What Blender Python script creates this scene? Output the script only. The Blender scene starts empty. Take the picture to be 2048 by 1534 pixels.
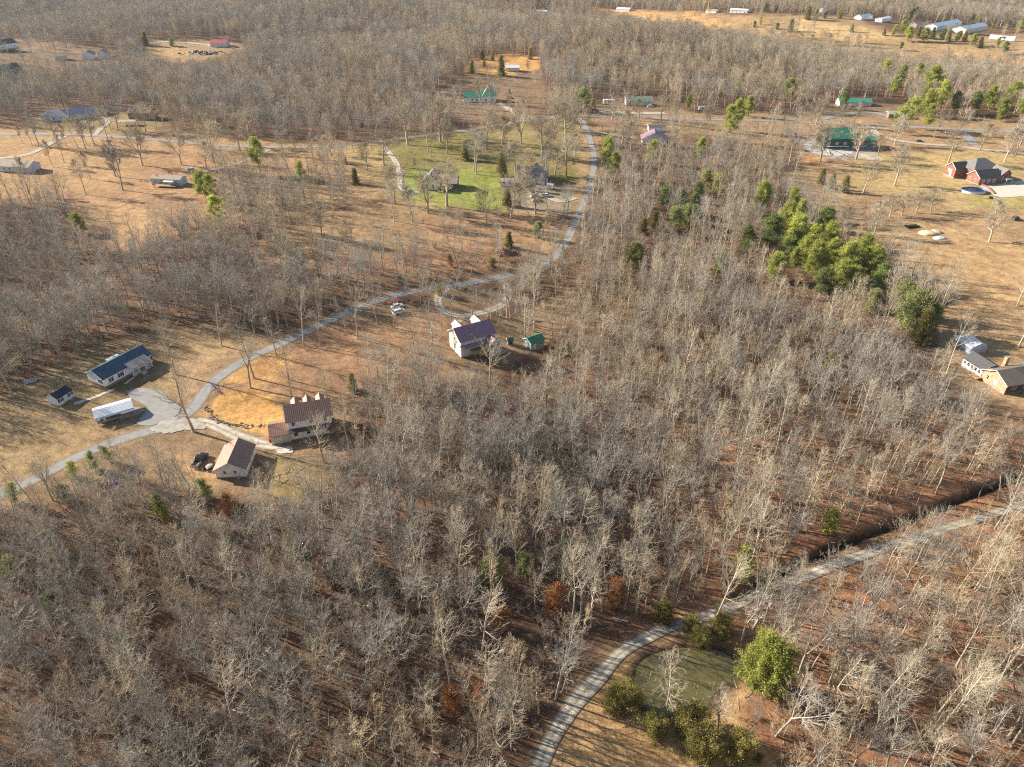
import bpy, math, random
import numpy as np
from math import radians, sin, cos, pi

# ------------------------------------------------------------------ camera, sky, sun
sc = bpy.context.scene
COL = sc.collection
CAM_H, PITCH, FPX = 118.0, 33.0, 1420.0          # drone height (m), tilt down, focal length in pixels of a 2048 px wide frame
cam_d = bpy.data.cameras.new('drone_camera')
cam = bpy.data.objects.new('drone_camera', cam_d)
COL.objects.link(cam)
cam.location = (0, 0, CAM_H)
cam.rotation_euler = (radians(90 - PITCH), 0, 0)
cam_d.sensor_width = 36.0
cam_d.lens = FPX / 2048 * 36.0
cam_d.clip_end = 9000
sc.camera = cam

SUN_EL, SUN_AZ = 25.0, math.atan2(-0.935, 0.355)   # sun stands to the left and a little beyond
w = bpy.data.worlds.new('World'); sc.world = w; w.use_nodes = True
_n = w.node_tree.nodes; _l = w.node_tree.links
sky = _n.new('ShaderNodeTexSky'); sky.sky_type = 'NISHITA'; sky.sun_disc = False
sky.sun_elevation = radians(SUN_EL); sky.sun_rotation = SUN_AZ
sky.air_density = 1.0; sky.dust_density = 1.0
_l.new(sky.outputs[0], _n['Background'].inputs[0])
_n['Background'].inputs[1].default_value = 0.066
sun_d = bpy.data.lights.new('sun', 'SUN'); sun = bpy.data.objects.new('sun', sun_d); COL.objects.link(sun)
sun_d.energy = 5.0; sun_d.angle = radians(0.53); sun_d.color = (1.0, 0.90, 0.75)
from mathutils import Vector
sun_dir = Vector((sin(SUN_AZ) * cos(radians(SUN_EL)), cos(SUN_AZ) * cos(radians(SUN_EL)), sin(radians(SUN_EL))))
sun.rotation_euler = sun_dir.to_track_quat('Z', 'Y').to_euler()
sun.location = (-300, 100, 200)
sc.view_settings.view_transform = 'Standard'; sc.view_settings.look = 'None'
sc.view_settings.exposure = 1.25; sc.view_settings.gamma = 1.0
sc.render.engine = 'CYCLES'
sc.cycles.max_bounces = 4; sc.cycles.diffuse_bounces = 2; sc.cycles.glossy_bounces = 2
sc.cycles.use_denoising = False
sc.cycles.pixel_filter_type = 'BLACKMAN_HARRIS'; sc.cycles.filter_width = 1.15
# ------------------------------------------------------------------ terrain and where pixels of the photograph lie on it
CT, ST = cos(radians(PITCH)), sin(radians(PITCH))

def sstep(a, b, x):
    t = np.clip((x - a) / (b - a), 0, 1); return t * t * (3 - 2 * t)

def H(x, y):
    x = np.asarray(x, float); y = np.asarray(y, float)
    far = sstep(480, 900, y)
    h = far * (13 * np.sin(x / 118 + 1.1) * np.cos(y / 131 + .4) + 5 * np.sin((x + y) / 71.0))
    h = h + 2.0 * np.sin(x / 63 + .7) * np.sin(y / 77 + 1.3) * sstep(90, 200, y) * (1 - .6 * far)
    gx = 22 + 14 * np.sin(y / 60)                                    # the wooded gully in the middle
    h = h - 5.0 * np.exp(-((x - gx) / 24) ** 2) * sstep(75, 130, y) * (1 - sstep(230, 300, y))
    h = h - 7.0 * np.exp(-((x + 205) / 45) ** 2 - ((y - 255) / 55) ** 2)  # ravine at the left
    return h

def ray(px, py):
    xx = (np.asarray(px, float) - 1024) / FPX; yy = (767 - np.asarray(py, float)) / FPX
    return xx, CT + yy * ST, -ST + yy * CT                            # world direction (right, forward, up)

def at(px, py, z=0.0):
    """ground point (plus z) seen at photo pixel px,py (2048 x 1534)"""
    scalar = np.ndim(px) == 0
    px = np.atleast_1d(np.asarray(px, float)); py = np.atleast_1d(np.asarray(py, float))
    dx, dy, dz = ray(px, py)
    t = np.full(px.shape, 60.0); lo = t.copy(); hit = np.zeros(px.shape, bool); hi = np.full(px.shape, 6000.)
    for k in range(420):
        tn = t * 1.012
        below = (CAM_H + dz * tn) < H(dx * tn, dy * tn) + z
        new = below & ~hit
        lo = np.where(new, t, lo); hi = np.where(new, tn, hi); hit |= below
        t = tn
        if hit.all(): break
    for k in range(24):
        m = (lo + hi) / 2
        below = (CAM_H + dz * m) < H(dx * m, dy * m) + z
        hi = np.where(below, m, hi); lo = np.where(below, lo, m)
    x, y = dx * hi, dy * hi
    r = np.stack([x, y, H(x, y)], -1)
    return r[0] if scalar else r

def proj(p):
    p = np.asarray(p, float); x, y, z = p[..., 0], p[..., 1], p[..., 2] - CAM_H
    d = y * CT - z * ST; u = y * ST + z * CT
    return 1024 + FPX * x / d, 767 - FPX * u / d, d
# ------------------------------------------------------------------ materials
MATS = {}
def mat(name, col, rough=.8, var=.25, scale=3.0, col2=None, metal=0.0, rnd=0.0, island=0.0, bump=0.0, stretch=None, spec=.3, leafy=0.0):
    """procedural material: base colour broken up by two noises; rnd = per-object, island = per-piece variation"""
    if name in MATS: return MATS[name]
    m = bpy.data.materials.new(name); m.use_nodes = True; MATS[name] = m
    N, L = m.node_tree.nodes, m.node_tree.links
    b = N['Principled BSDF']; b.inputs['Roughness'].default_value = rough; b.inputs['Metallic'].default_value = metal
    b.inputs['Specular IOR Level'].default_value = spec
    tc = N.new('ShaderNodeTexCoord'); mp = N.new('ShaderNodeMapping'); L.new(tc.outputs['Object'], mp.inputs['Vector'])
    if stretch: mp.inputs['Scale'].default_value = stretch
    n1 = N.new('ShaderNodeTexNoise'); n1.inputs['Scale'].default_value = scale; n1.inputs['Detail'].default_value = 5
    n1.inputs['Roughness'].default_value = .65
    L.new(mp.outputs[0], n1.inputs['Vector'])
    r = N.new('ShaderNodeValToRGB'); L.new(n1.outputs['Fac'], r.inputs['Fac'])
    c2 = col2 or tuple(c * (1 - var) for c in col)
    c1 = col if col2 else tuple(min(1, c * (1 + var)) for c in col)
    r.color_ramp.elements[0].position = .32; r.color_ramp.elements[1].position = .68
    r.color_ramp.elements[0].color = (*c2, 1); r.color_ramp.elements[1].color = (*c1, 1)
    out = r.outputs['Color']
    for amount, kind in ((rnd, 'o'), (island, 'i')):
        if not amount: continue
        if kind == 'o': src = N.new('ShaderNodeObjectInfo').outputs['Random']
        else: src = N.new('ShaderNodeNewGeometry').outputs['Random Per Island']
        mr = N.new('ShaderNodeMapRange'); L.new(src, mr.inputs['Value'])
        mr.inputs['To Min'].default_value = 1 - amount; mr.inputs['To Max'].default_value = 1 + amount
        mx = N.new('ShaderNodeVectorMath'); mx.operation = 'SCALE'
        L.new(out, mx.inputs[0]); L.new(mr.outputs[0], mx.inputs['Scale']); out = mx.outputs[0]
    L.new(out, b.inputs['Base Color'])
    if leafy:                                                        # thin leaves let light through
        t = N.new('ShaderNodeBsdfTranslucent'); L.new(out, t.inputs['Color']); ms = N.new('ShaderNodeMixShader'); ms.inputs[0].default_value = leafy
        L.new(b.outputs[0], ms.inputs[1]); L.new(t.outputs[0], ms.inputs[2]); L.new(ms.outputs[0], N['Material Output'].inputs['Surface'])
    if bump:
        bp = N.new('ShaderNodeBump'); bp.inputs['Strength'].default_value = bump; bp.inputs['Distance'].default_value = .05
        L.new(n1.outputs['Fac'], bp.inputs['Height']); L.new(bp.outputs[0], b.inputs['Normal'])
    return m

def striped(name, col, axis='X', pitch=.4, depth=.35, rough=.5, metal=0.0, var=.15, spec=.4):
    """siding, ribbed metal, shingle courses, brick courses: a wave over object coordinates drives bump and a slight tone"""
    if name in MATS: return MATS[name]
    m = mat(name, col, rough, var, 1.3, metal=metal, spec=spec)
    N, L = m.node_tree.nodes, m.node_tree.links; b = N['Principled BSDF']
    wv = N.new('ShaderNodeTexWave'); wv.wave_type = 'BANDS'; wv.bands_direction = axis; wv.wave_profile = 'SAW' if depth < 0 else 'SIN'
    wv.inputs['Scale'].default_value = 2 * pi / pitch / 20.0 * 1.0
    tc = N.new('ShaderNodeTexCoord'); L.new(tc.outputs['Object'], wv.inputs['Vector'])
    bp = N.new('ShaderNodeBump'); bp.inputs['Strength'].default_value = abs(depth); bp.inputs['Distance'].default_value = .04
    L.new(wv.outputs['Fac'], bp.inputs['Height']); L.new(bp.outputs[0], b.inputs['Normal'])
    src = b.inputs['Base Color'].links[0].from_socket
    mr = N.new('ShaderNodeMapRange'); L.new(wv.outputs['Fac'], mr.inputs['Value'])
    mr.inputs['To Min'].default_value = .86; mr.inputs['To Max'].default_value = 1.06
    mx = N.new('ShaderNodeVectorMath'); mx.operation = 'SCALE'; L.new(src, mx.inputs[0]); L.new(mr.outputs[0], mx.inputs['Scale'])
    L.new(mx.outputs[0], b.inputs['Base Color'])
    return m

# ------------------------------------------------------------------ mesh helpers
def fast_mesh(name, V, F):
    """V (n,3) floats; F list of arrays of equal-length faces"""
    me = bpy.data.meshes.new(name); V = np.ascontiguousarray(V, np.float32)
    me.vertices.add(len(V)); me.vertices.foreach_set('co', V.ravel())
    F = [np.asarray(f, np.int32) for f in F if len(f)]
    nl = sum(f.size for f in F); npoly = sum(len(f) for f in F)
    me.loops.add(nl); me.polygons.add(npoly)
    me.loops.foreach_set('vertex_index', np.concatenate([f.ravel() for f in F]))
    st = []; tot = []; o = 0
    for f in F:
        k = f.shape[1]; st.append(o + k * np.arange(len(f))); tot.append(np.full(len(f), k)); o += f.size
    me.polygons.foreach_set('loop_start', np.concatenate(st).astype(np.int32))
    try: me.polygons.foreach_set('loop_total', np.concatenate(tot).astype(np.int32))
    except Exception: pass
    me.update(calc_edges=True); me.validate()
    return me

class MB:
    """collects boxes, prisms, tubes and faces into one mesh"""
    def __init__(s): s.v = []; s.f = []
    def add(s, V, F):
        o = len(s.v); s.v += [tuple(map(float, p)) for p in V]; s.f += [tuple(o + i for i in f) for f in F]; return s
    def box(s, x0, y0, z0, x1, y1, z1):
        V = [(x, y, z) for z in (z0, z1) for x, y in ((x0, y0), (x1, y0), (x1, y1), (x0, y1))]
        return s.add(V, [(3, 2, 1, 0), (4, 5, 6, 7), (0, 1, 5, 4), (1, 2, 6, 5), (2, 3, 7, 6), (3, 0, 4, 7)])
    def prism(s, poly, d0, d1, axis='y'):
        """polygon (two coordinates) pushed along axis from d0 to d1"""
        n = len(poly)
        def pt(a, b, d):
            return {'x': (d, a, b), 'y': (a, d, b), 'z': (a, b, d)}[axis]
        V = [pt(a, b, d0) for a, b in poly] + [pt(a, b, d1) for a, b in poly]
        F = [tuple(range(n)), tuple(range(2 * n - 1, n - 1, -1))] + [(i, n + i, n + (i + 1) % n, (i + 1) % n) for i in range(n)]
        return s.add(V, F)
    def chevron(s, prof, t, d0, d1, axis):
        """open roof profile (list of points) given thickness t, pushed along axis"""
        n = len(prof)
        def pt(a, b, d): return (d, a, b) if axis == 'x' else (a, d, b)
        V = [pt(a, b, d) for d in (d0, d1) for a, b in prof] + [pt(a, b - t, d) for d in (d0, d1) for a, b in prof]
        F = []
        for i in range(n - 1):
            F += [(i, i + 1, n + i + 1, n + i), (2 * n + i, 3 * n + i, 3 * n + i + 1, 2 * n + i + 1),
                  (i, 2 * n + i, 2 * n + i + 1, i + 1), (n + i, n + i + 1, 3 * n + i + 1, 3 * n + i)]
        F += [(0, n, 3 * n, 2 * n), (n - 1, 3 * n - 1, 4 * n - 1, 2 * n - 1)]
        return s.add(V, F)
    def tube(s, p0, p1, r0, r1=None, n=6):
        r1 = r0 if r1 is None else r1
        p0, p1 = Vector(p0), Vector(p1); d = (p1 - p0).normalized()
        u = d.orthogonal().normalized(); v = d.cross(u)
        V = [p + (u * cos(2 * pi * i / n) + v * sin(2 * pi * i / n)) * r for p, r in ((p0, r0), (p1, r1)) for i in range(n)]
        return s.add(V, [(i, (i + 1) % n, n + (i + 1) % n, n + i) for i in range(n)] + [tuple(range(n - 1, -1, -1)), tuple(range(n, 2 * n))])
    def blob(s, c, r, seed=0, nu=10, nv=6, rough=.18):
        rr = random.Random(seed); V = []; F = []
        for j in range(nv + 1):
            a = pi * j / nv
            for i in range(nu):
                k = 1 + rr.uniform(-rough, rough); t = 2 * pi * i / nu
                V.append((c[0] + r[0] * k * sin(a) * cos(t), c[1] + r[1] * k * sin(a) * sin(t), c[2] + r[2] * k * cos(a)))
        for j in range(nv):
            for i in range(nu):
                F.append((j * nu + i, (j + 1) * nu + i, (j + 1) * nu + (i + 1) % nu, j * nu + (i + 1) % nu))
        return s.add(V, F)
    def build(s, name, m, parent=None, smooth=False, bevel=0):
        me = bpy.data.meshes.new(name); me.from_pydata(s.v, [], s.f); me.validate(); me.update()
        import bmesh
        bm = bmesh.new(); bm.from_mesh(me); bmesh.ops.remove_doubles(bm, verts=bm.verts, dist=1e-5)
        bmesh.ops.recalc_face_normals(bm, faces=bm.faces)
        if bevel: bmesh.ops.bevel(bm, geom=list(bm.edges), offset=bevel, segments=1, affect='EDGES', clamp_overlap=True)
        bm.to_mesh(me); bm.free()
        me.materials.append(m)
        if smooth: me.polygons.foreach_set('use_smooth', [True] * len(me.polygons))
        return link(name, me, parent)

def link(name, me, parent=None):
    o = bpy.data.objects.new(name, me); COL.objects.link(o)
    if parent is not None: o.parent = parent
    return o
def tag(o, label=None, cat=None, group=None, kind=None):
    if label: o['label'] = label
    if cat: o['category'] = cat
    if group: o['group'] = group
    if kind: o['kind'] = kind
    return o
def thing(name, label, cat, loc, rz=0.0, group=None):
    o = bpy.data.objects.new(name, None); COL.objects.link(o)
    o.location = tuple(map(float, loc)); o.rotation_euler = (0, 0, rz); o.empty_display_size = .5
    return tag(o, label, cat, group)
def copy_thing(o, loc, rz, scale=1.0):
    r = o.copy(); COL.objects.link(r); r.location = tuple(map(float, loc)); r.rotation_euler = (0, 0, rz)
    r.scale = (scale,) * 3 if np.ndim(scale) == 0 else tuple(scale)
    def rec(a, b):
        for ch in KIDS.get(a, ()):
            c = ch.copy(); COL.objects.link(c); c.parent = b; rec(ch, c)
    rec(o, r); return r
KIDS = {}
def remember(o):
    for ch in o.children: KIDS.setdefault(o, []).append(ch); remember(ch)
    return o
# ------------------------------------------------------------------ ground cover seen in the photograph, as outlines in its pixels
def inside(poly, x, y):
    """signed pixel distance: positive inside the outline"""
    P = np.asarray(poly, float); n = len(P)
    ins = np.zeros(x.shape, bool); d = np.full(x.shape, 1e9)
    for i in range(n):
        ax, ay = P[i]; bx, by = P[(i + 1) % n]
        c = ((ay > y) != (by > y)); xi = (bx - ax) * (y - ay) / ((by - ay) or 1e-9) + ax
        ins ^= c & (x < xi)
        t = np.clip(((x - ax) * (bx - ax) + (y - ay) * (by - ay)) / ((bx - ax) ** 2 + (by - ay) ** 2 + 1e-9), 0, 1)
        d = np.minimum(d, np.hypot(x - ax - t * (bx - ax), y - ay - t * (by - ay)))
    return np.where(ins, d, -d)

LITTER = (.15, .088, .056); REDLEAF = (.28, .145, .08); TAN = (.375, .25, .135); STRAW = (.45, .285, .14)
OLIVE = (.275, .205, .095); GREEN = (.26, .29, .065); ORANGE = (.54, .30, .11); DIRT = (.50, .30, .13); RUSSET = (.315, .185, .105); BROWN = (.26, .175, .105)
# (outline, colour, edge softness px, share of trees left standing there, strength)
ZONES = [
 ([(-150,250),(300,262),(560,285),(700,285),(770,292),(770,400),(640,425),(560,445),(430,430),(330,430),(235,430),(150,400),(60,398),(-150,402)], STRAW, 10, .0, .8),
 ([(300,290),(470,300),(560,320),(560,420),(430,430),(330,420),(250,380)], RUSSET, 25, .0, .6),
 ([(130,385),(330,392),(420,425),(350,470),(250,505),(170,480)], RUSSET, 12, .0, .8),
 ([(170,400),(300,420),(330,455),(240,490)], STRAW, 16, .0, .7),
 ([(430,340),(560,350),(690,330),(730,400),(640,440),(560,450),(440,430)], BROWN, 14, .75, .7),
 ([(690,292),(950,262),(1060,246),(1160,250),(1190,310),(1172,390),(1140,425),(1000,425),(900,412),(790,400),(740,380)], GREEN, 12, .0, .38),
 ([(700,300),(760,300),(780,390),(700,400)], TAN, 16, .0, .6),
 ([(930,262),(1160,252),(1170,300),(1090,330),(950,300)], OLIVE, 20, .0, .8),
 ([(860,340),(1010,340),(1010,425),(840,425),(810,400),(800,345)], GREEN, 14, .0, .85),
 ([(1010,360),(1150,370),(1140,425),(1030,430)], (.27, .22, .16), 14, .0, .9),
 ([(540,470),(650,425),(780,400),(1000,425),(1100,440),(1140,470),(1090,530),(1000,505),(900,500),(800,505),(700,515),(600,515)], TAN, 16, .2, .8),
 ([(780,455),(960,425),(1120,450),(1090,525),(1000,500),(880,480)], RUSSET, 20, .12, .75),
 ([(480,500),(700,515),(1000,505),(1060,535),(830,572),(700,590),(560,600)], RUSSET, 20, .62, .7),
 ([(-150,860),(60,752),(190,700),(300,665),(420,650),(540,680),(700,612),(800,605),(900,640),(1000,655),(1090,600),(1130,640),(1090,690),(980,750),(900,760),(800,740),(730,760),(720,800),(700,850),(690,900),(650,960),(580,1000),(520,1005),(450,1000),(400,985),(330,960),(250,955),(150,985),(60,1020),(-150,1020)], BROWN, 10, .0, .9),
 ([(-100,860),(100,740),(220,690),(330,690),(330,800),(250,860),(120,920),(-100,980)], OLIVE, 20, .0, .5),
 ([(-100,880),(60,800),(170,820),(240,870),(160,900),(-100,990)], TAN, 25, .0, .5),
 ([(330,650),(470,650),(560,690),(450,720),(380,780),(320,770)], TAN, 20, .0, .85),
 ([(480,720),(700,640),(890,640),(880,740),(740,760),(690,800),(560,790),(440,790)], RUSSET, 22, .0, .9),
 ([(405,830),(430,790),(520,780),(570,820),(580,860),(470,865)], ORANGE, 10, .0, 1.),
 ([(470,730),(560,700),(600,730),(520,770),(450,790)], ORANGE, 18, .0, .6),
 ([(330,880),(430,860),(540,890),(520,960),(420,985),(320,960)], BROWN, 12, .0, .9),
 ([(340,915),(430,925),(420,965),(350,950)], DIRT, 14, .0, .6),
 ([(550,920),(640,930),(600,1010),(545,1000)], OLIVE, 14, .05, .7),
 ([(880,585),(1000,580),(1010,615),(960,635),(900,635),(872,610)], BROWN, 8, .0, .9),
 ([(1010,640),(1120,590),(1180,540),(1130,660),(1090,690),(1010,700)], BROWN, 12, .2, .7),
 ([(1120,470),(1180,400),(1200,260),(1160,260),(1150,420),(1060,530)], TAN, 8, .0, .8),
 ([(1560,345),(1640,330),(1750,305),(1900,300),(2200,305),(2200,720),(2060,722),(1990,690),(1900,660),(1880,640),(1905,590),(1840,560),(1770,510),(1700,480),(1650,430),(1590,400)], TAN, 8, .0, 1.),
 ([(1700,300),(2060,300),(2060,400),(1880,420),(1720,370)], (.42, .31, .14), 20, .0, .8),
 ([(1740,480),(1900,500),(2200,480),(2200,640),(1920,620),(1850,540)], STRAW, 22, .0, .55),
 ([(1940,400),(2050,380),(2050,420),(1970,420)], GREEN, 14, .0, .4),
 ([(1680,400),(1880,385),(1910,420),(1700,450)], BROWN, 16, .0, .6),
 ([(1880,650),(2200,640),(2200,830),(2040,815),(1990,795),(1915,740),(1875,705)], TAN, 8, .0, 1.),
 ([(1860,700),(1940,740),(2010,800),(2060,820),(1990,860),(1850,790)], BROWN, 18, .22, .7),
 ([(1040,1700),(1085,1530),(1112,1480),(1180,1395),(1260,1310),(1330,1275),(1430,1265),(1490,1300),(1500,1380),(1470,1440),(1560,1540),(1500,1700)], STRAW, 14, .0, .95),
 ([(1240,1320),(1330,1270),(1450,1270),(1500,1320),(1470,1400)], LITTER, 14, .0, .8),
 ([(1170,222),(1400,224),(1600,226),(1800,232),(2200,248),(2200,305),(1900,300),(1750,300),(1640,320),(1580,300),(1350,266),(1200,262)], TAN, 6, .0, .8),
 ([(1195,235),(1270,238),(1265,270),(1200,268)], RUSSET, 6, .0, .8),
 ([(1590,285),(1650,260),(1750,270),(1760,320),(1640,318)], (.42, .38, .33), 8, .0, .8),
 ([(1600,300),(1640,310),(1660,322),(1610,324)], ORANGE, 8, .0, .7),
 ([(850,225),(900,170),(945,145),(1080,145),(1100,190),(1080,225),(1050,246),(930,246)], BROWN, 8, .12, .8),
 ([(930,142),(940,121),(1000,112),(1075,114),(1080,140),(1010,150)], ORANGE, 5, .0, 1.),
 ([(1150,200),(1330,196),(1340,226),(1160,224)], BROWN, 6, .1, .6),
 ([(1640,205),(1820,205),(1820,240),(1640,236)], BROWN, 8, .1, .7),
 ([(1400,30),(1700,32),(1800,70),(2200,70),(2200,125),(1950,115),(1800,112),(1600,104),(1480,90),(1380,50)], TAN, 6, .0, 1.),
 ([(1600,40),(1720,55),(1800,75),(1700,80),(1580,60)], (.60, .42, .20), 8, .0, .8),
 ([(1480,62),(1640,84),(1800,104),(2200,112),(2200,122),(1900,120),(1600,108)], STRAW, 5, .05, .7),
 ([(1900,112),(2200,116),(2200,135),(1950,134)], DIRT, 6, .05, .8),
 ([(1180,18),(1400,26),(1480,60),(1380,66),(1260,30)], DIRT, 5, .2, .9),
 ([(280,115),(300,82),(400,78),(470,84),(495,96),(440,112),(370,124)], TAN, 6, .03, .9),
 ([(290,98),(380,96),(380,115),(300,112)], STRAW, 6, .0, .7),
 ([(-100,75),(60,80),(220,100),(260,130),(150,165),(-100,175)], BROWN, 8, .14, .7),
 ([(278,80),(480,84),(500,130),(430,152),(310,148)], BROWN, 6, .0, .01),
 ([(1180,18),(1400,26),(1700,32),(2200,70),(2200,142),(1900,134),(1600,114),(1480,98),(1380,76),(1220,50)], DIRT, 6, .03, .01),
 ([(1200,262),(1640,262),(1640,325),(1200,320)], BROWN, 8, .5, .1),
 ([(1480,70),(1740,86),(1740,96),(1480,82)], BROWN, 4, .5, .3),
 ([(60,225),(300,220),(330,250),(260,268),(60,262)], OLIVE, 8, .03, .8),
]
def zone_px(x, y, z):
    px, py, d = proj(np.stack([x, y, z], -1)); return px, py
RNG = np.random.default_rng(11)
_P = RNG.uniform(0, 6.28, (12, 2)); _K = RNG.normal(0, 1, (12, 2))
def wob(x, y, s):
    """smooth irregular field, about -1..1, feature size s metres"""
    v = 0
    for (a, b), (kx, ky) in zip(_P, _K): v = v + np.sin((x * kx + y * ky) / s * 2 + a) * np.cos((x * ky - y * kx) / s * 1.3 + b)
    return v / 4.0
def tree_share(x, y):
    """0..1: how much of the wood stands at x,y"""
    px, py = zone_px(x, y, H(x, y)); f = np.ones(np.shape(x))
    for poly, col, soft, share, st in ZONES:
        s = inside(poly, px, py); f = np.where(s > -1, np.minimum(f, share) if share < .02 else share, f)
    for pts, hw in CLEAR:
        f = np.where(line_dist(pts, x, y) < hw, 0, f)
    return f
def line_dist(P, x, y):
    d = np.full(np.shape(x), 1e9)
    for (ax, ay), (bx, by) in zip(P[:-1], P[1:]):
        t = np.clip(((x - ax) * (bx - ax) + (y - ay) * (by - ay)) / ((bx - ax) ** 2 + (by - ay) ** 2 + 1e-9), 0, 1)
        d = np.minimum(d, np.hypot(x - ax - t * (bx - ax), y - ay - t * (by - ay)))
    return d

# roads: photo pixels of the centre line, width in metres
ROADS = [
 ('road', 'asphalt', 5.6, [(-140,268),(0,268),(120,268),(240,274),(340,282),(450,291),(560,294),(680,291),(760,283),(850,271),(950,258),(1030,244),(1080,237),(1130,233)]),
 ('road', 'asphalt', 6.8, [(1120,233),(1180,232),(1300,236),(1420,239),(1560,242),(1700,248),(1850,255),(2000,262),(2200,270)]),
 ('road', 'asphalt', 4.3, [(1160,236),(1170,252),(1182,285),(1188,320),(1182,360),(1168,405),(1148,450),(1128,490),(1100,520),(1050,541),(980,558),(900,572),(830,582),(770,596),(700,622),(630,655),(560,688),(500,715),(455,742),(425,765),(405,790),(385,818),(350,842),(310,858),(250,876),(190,898),(130,926),(60,962),(0,990),(-120,1050)]),
 ('driveway', 'gravel', 4.2, [(392,842),(420,848),(465,868),(510,885),(560,893)]),
 ('driveway', 'gravel', 3.6, [(893,576),(878,592),(876,608),(893,625),(925,632),(965,625),(1000,612),(1016,594),(1014,576),(1000,560)]),
 ('driveway', 'gravel', 4.0, [(768,292),(790,322),(798,345),(800,370),(812,382),(840,384)]),
 ('driveway', 'gravel', 3.4, [(540,298),(500,318),(455,332),(415,342),(388,348)]),
 ('driveway', 'gravel', 5.0, [(130,272),(100,287),(70,303),(40,312),(-60,322)]),
 ('driveway', 'gravel', 4.0, [(190,271),(200,258),(215,245),(200,232)]),
 ('driveway', 'gravel', 5.5, [(1060,236),(1030,225),(1010,213),(995,206)]),
 ('driveway', 'gravel', 5.0, [(1186,262),(1220,268),(1270,276)]),
 ('driveway', 'gravel', 6.0, [(1740,252),(1755,268),(1790,280),(1850,288),(1910,292),(1970,300),(2060,308),(2200,330)]),
 ('driveway', 'gravel', 9.0, [(1200,222),(1260,226),(1330,227)]),
 ('driveway', 'asphalt', 7.0, [(1645,238),(1690,228),(1750,226),(1790,238)]),
 ('driveway', 'asphalt', 8.0, [(1920,262),(1935,275),(1950,290)]),
 ('gravel_drive', 'gravel', 2.8, [(1030,1640),(1075,1545),(1100,1480),(1140,1420),(1190,1360),(1250,1300),(1320,1262),(1400,1237),(1460,1213),(1530,1180),(1620,1148),(1720,1110),(1820,1080),(1920,1048),(2040,1010),(2180,960)]),
 ('driveway', 'gravel', 6.0, [(300,86),(340,84),(400,88),(440,94)]),
 ('driveway', 'gravel', 5.0, [(1150,395),(1120,402),(1090,392),(1070,385)]),
]
def spline(P, step):
    P = np.asarray(P, float); P = np.vstack([2 * P[0] - P[1], P, 2 * P[-1] - P[-2]]); out = []
    for i in range(1, len(P) - 2):
        n = max(2, int(np.hypot(*(P[i + 1] - P[i])) / step))
        t = (np.arange(n) / n)[:, None]; a, b, c, d = P[i - 1], P[i], P[i + 1], P[i + 2]
        out.append(.5 * (2 * b + (c - a) * t + (2 * a - 5 * b + 4 * c - d) * t ** 2 + (3 * b - a - 3 * c + d) * t ** 3))
    return np.vstack(out + [P[-2:-1]])
CLEAR = []; ROADXY = []
for nm, mt, wd, pts in ROADS:
    g = at([p[0] for p in pts], [p[1] for p in pts])
    c = spline(g[:, :2], 1.6); ROADXY.append(c)
    CLEAR.append((c[::4], wd / 2 + (1.6 if nm == 'gravel_drive' else 2.6 if wd < 5 else 4.5)))
DITCH = spline(at([1470,1530,1620,1700,1780,1860,1950,2060,2180], [1190,1158,1118,1080,1050,1020,985,945,905])[:, :2], 2)
CLEAR.append((DITCH[::3], 1.8))
POND = at([1278,1300,1345,1400,1440,1462,1458,1440,1420,1385,1340,1300,1275], [1345,1320,1306,1304,1312,1330,1352,1375,1400,1422,1424,1405,1375])[:, :2]
_H0 = H
def H(x, y):                                                        # dig the pond basin and the ditch into the terrain
    x = np.asarray(x, float); y = np.asarray(y, float); h = _H0(x, y)
    near = (np.abs(x - 32) < 30) & (np.abs(y - 80) < 30)
    if near.any():
        s = np.where(near, inside(POND, x, y) + .7 * wob(x * 2, y * 2, 5.0), -99); h = np.where(near, np.where(s > -2.5, np.minimum(h, -.15) - .9 * sstep(-1.2, 1.0, s), h), h)
    nd = (x > 40) & (x < 130) & (y > 90) & (y < 190)
    if nd.any():
        d = np.where(nd, line_dist(DITCH, x, y), 99); h = h - 2.0 * np.exp(-(d / 1.25) ** 2)
    return h
for p in ([(250,960),(180,1000)],): pass

# the ground: one triangulated sheet out past the horizon
def axis_lines(lo, hi, step, grow, far):
    v = [lo]
    while v[-1] > -far: v.append(v[-1] - step * (1 + grow * (lo - v[-1]) / step / 12))
    a = v[::-1] + list(np.arange(lo + step, hi, step)); b = [hi]
    while b[-1] < far: b.append(b[-1] + step * (1 + grow * (b[-1] - hi) / step / 12))
    return np.array(a + b)
gxs = axis_lines(-190, 190, 1.5, .35, 3600)
ys = [20.0]
while ys[-1] < 6500: ys.append(ys[-1] + max(1.3, (ys[-1] - 130) / 95.0))
gys = np.array(ys)
GX, GY = np.meshgrid(gxs, gys); GZ = H(GX, GY)
nx, ny = len(gxs), len(gys)
idx = np.arange(nx * ny).reshape(ny, nx)
tri = np.concatenate([np.stack([idx[:-1, :-1], idx[:-1, 1:], idx[1:, 1:]], -1).reshape(-1, 3), np.stack([idx[:-1, :-1], idx[1:, 1:], idx[1:, :-1]], -1).reshape(-1, 3)])
ground_me = fast_mesh('ground', np.stack([GX, GY, GZ], -1).reshape(-1, 3), [tri])
ground_me.polygons.foreach_set('use_smooth', np.ones(len(ground_me.polygons), bool))
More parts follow.
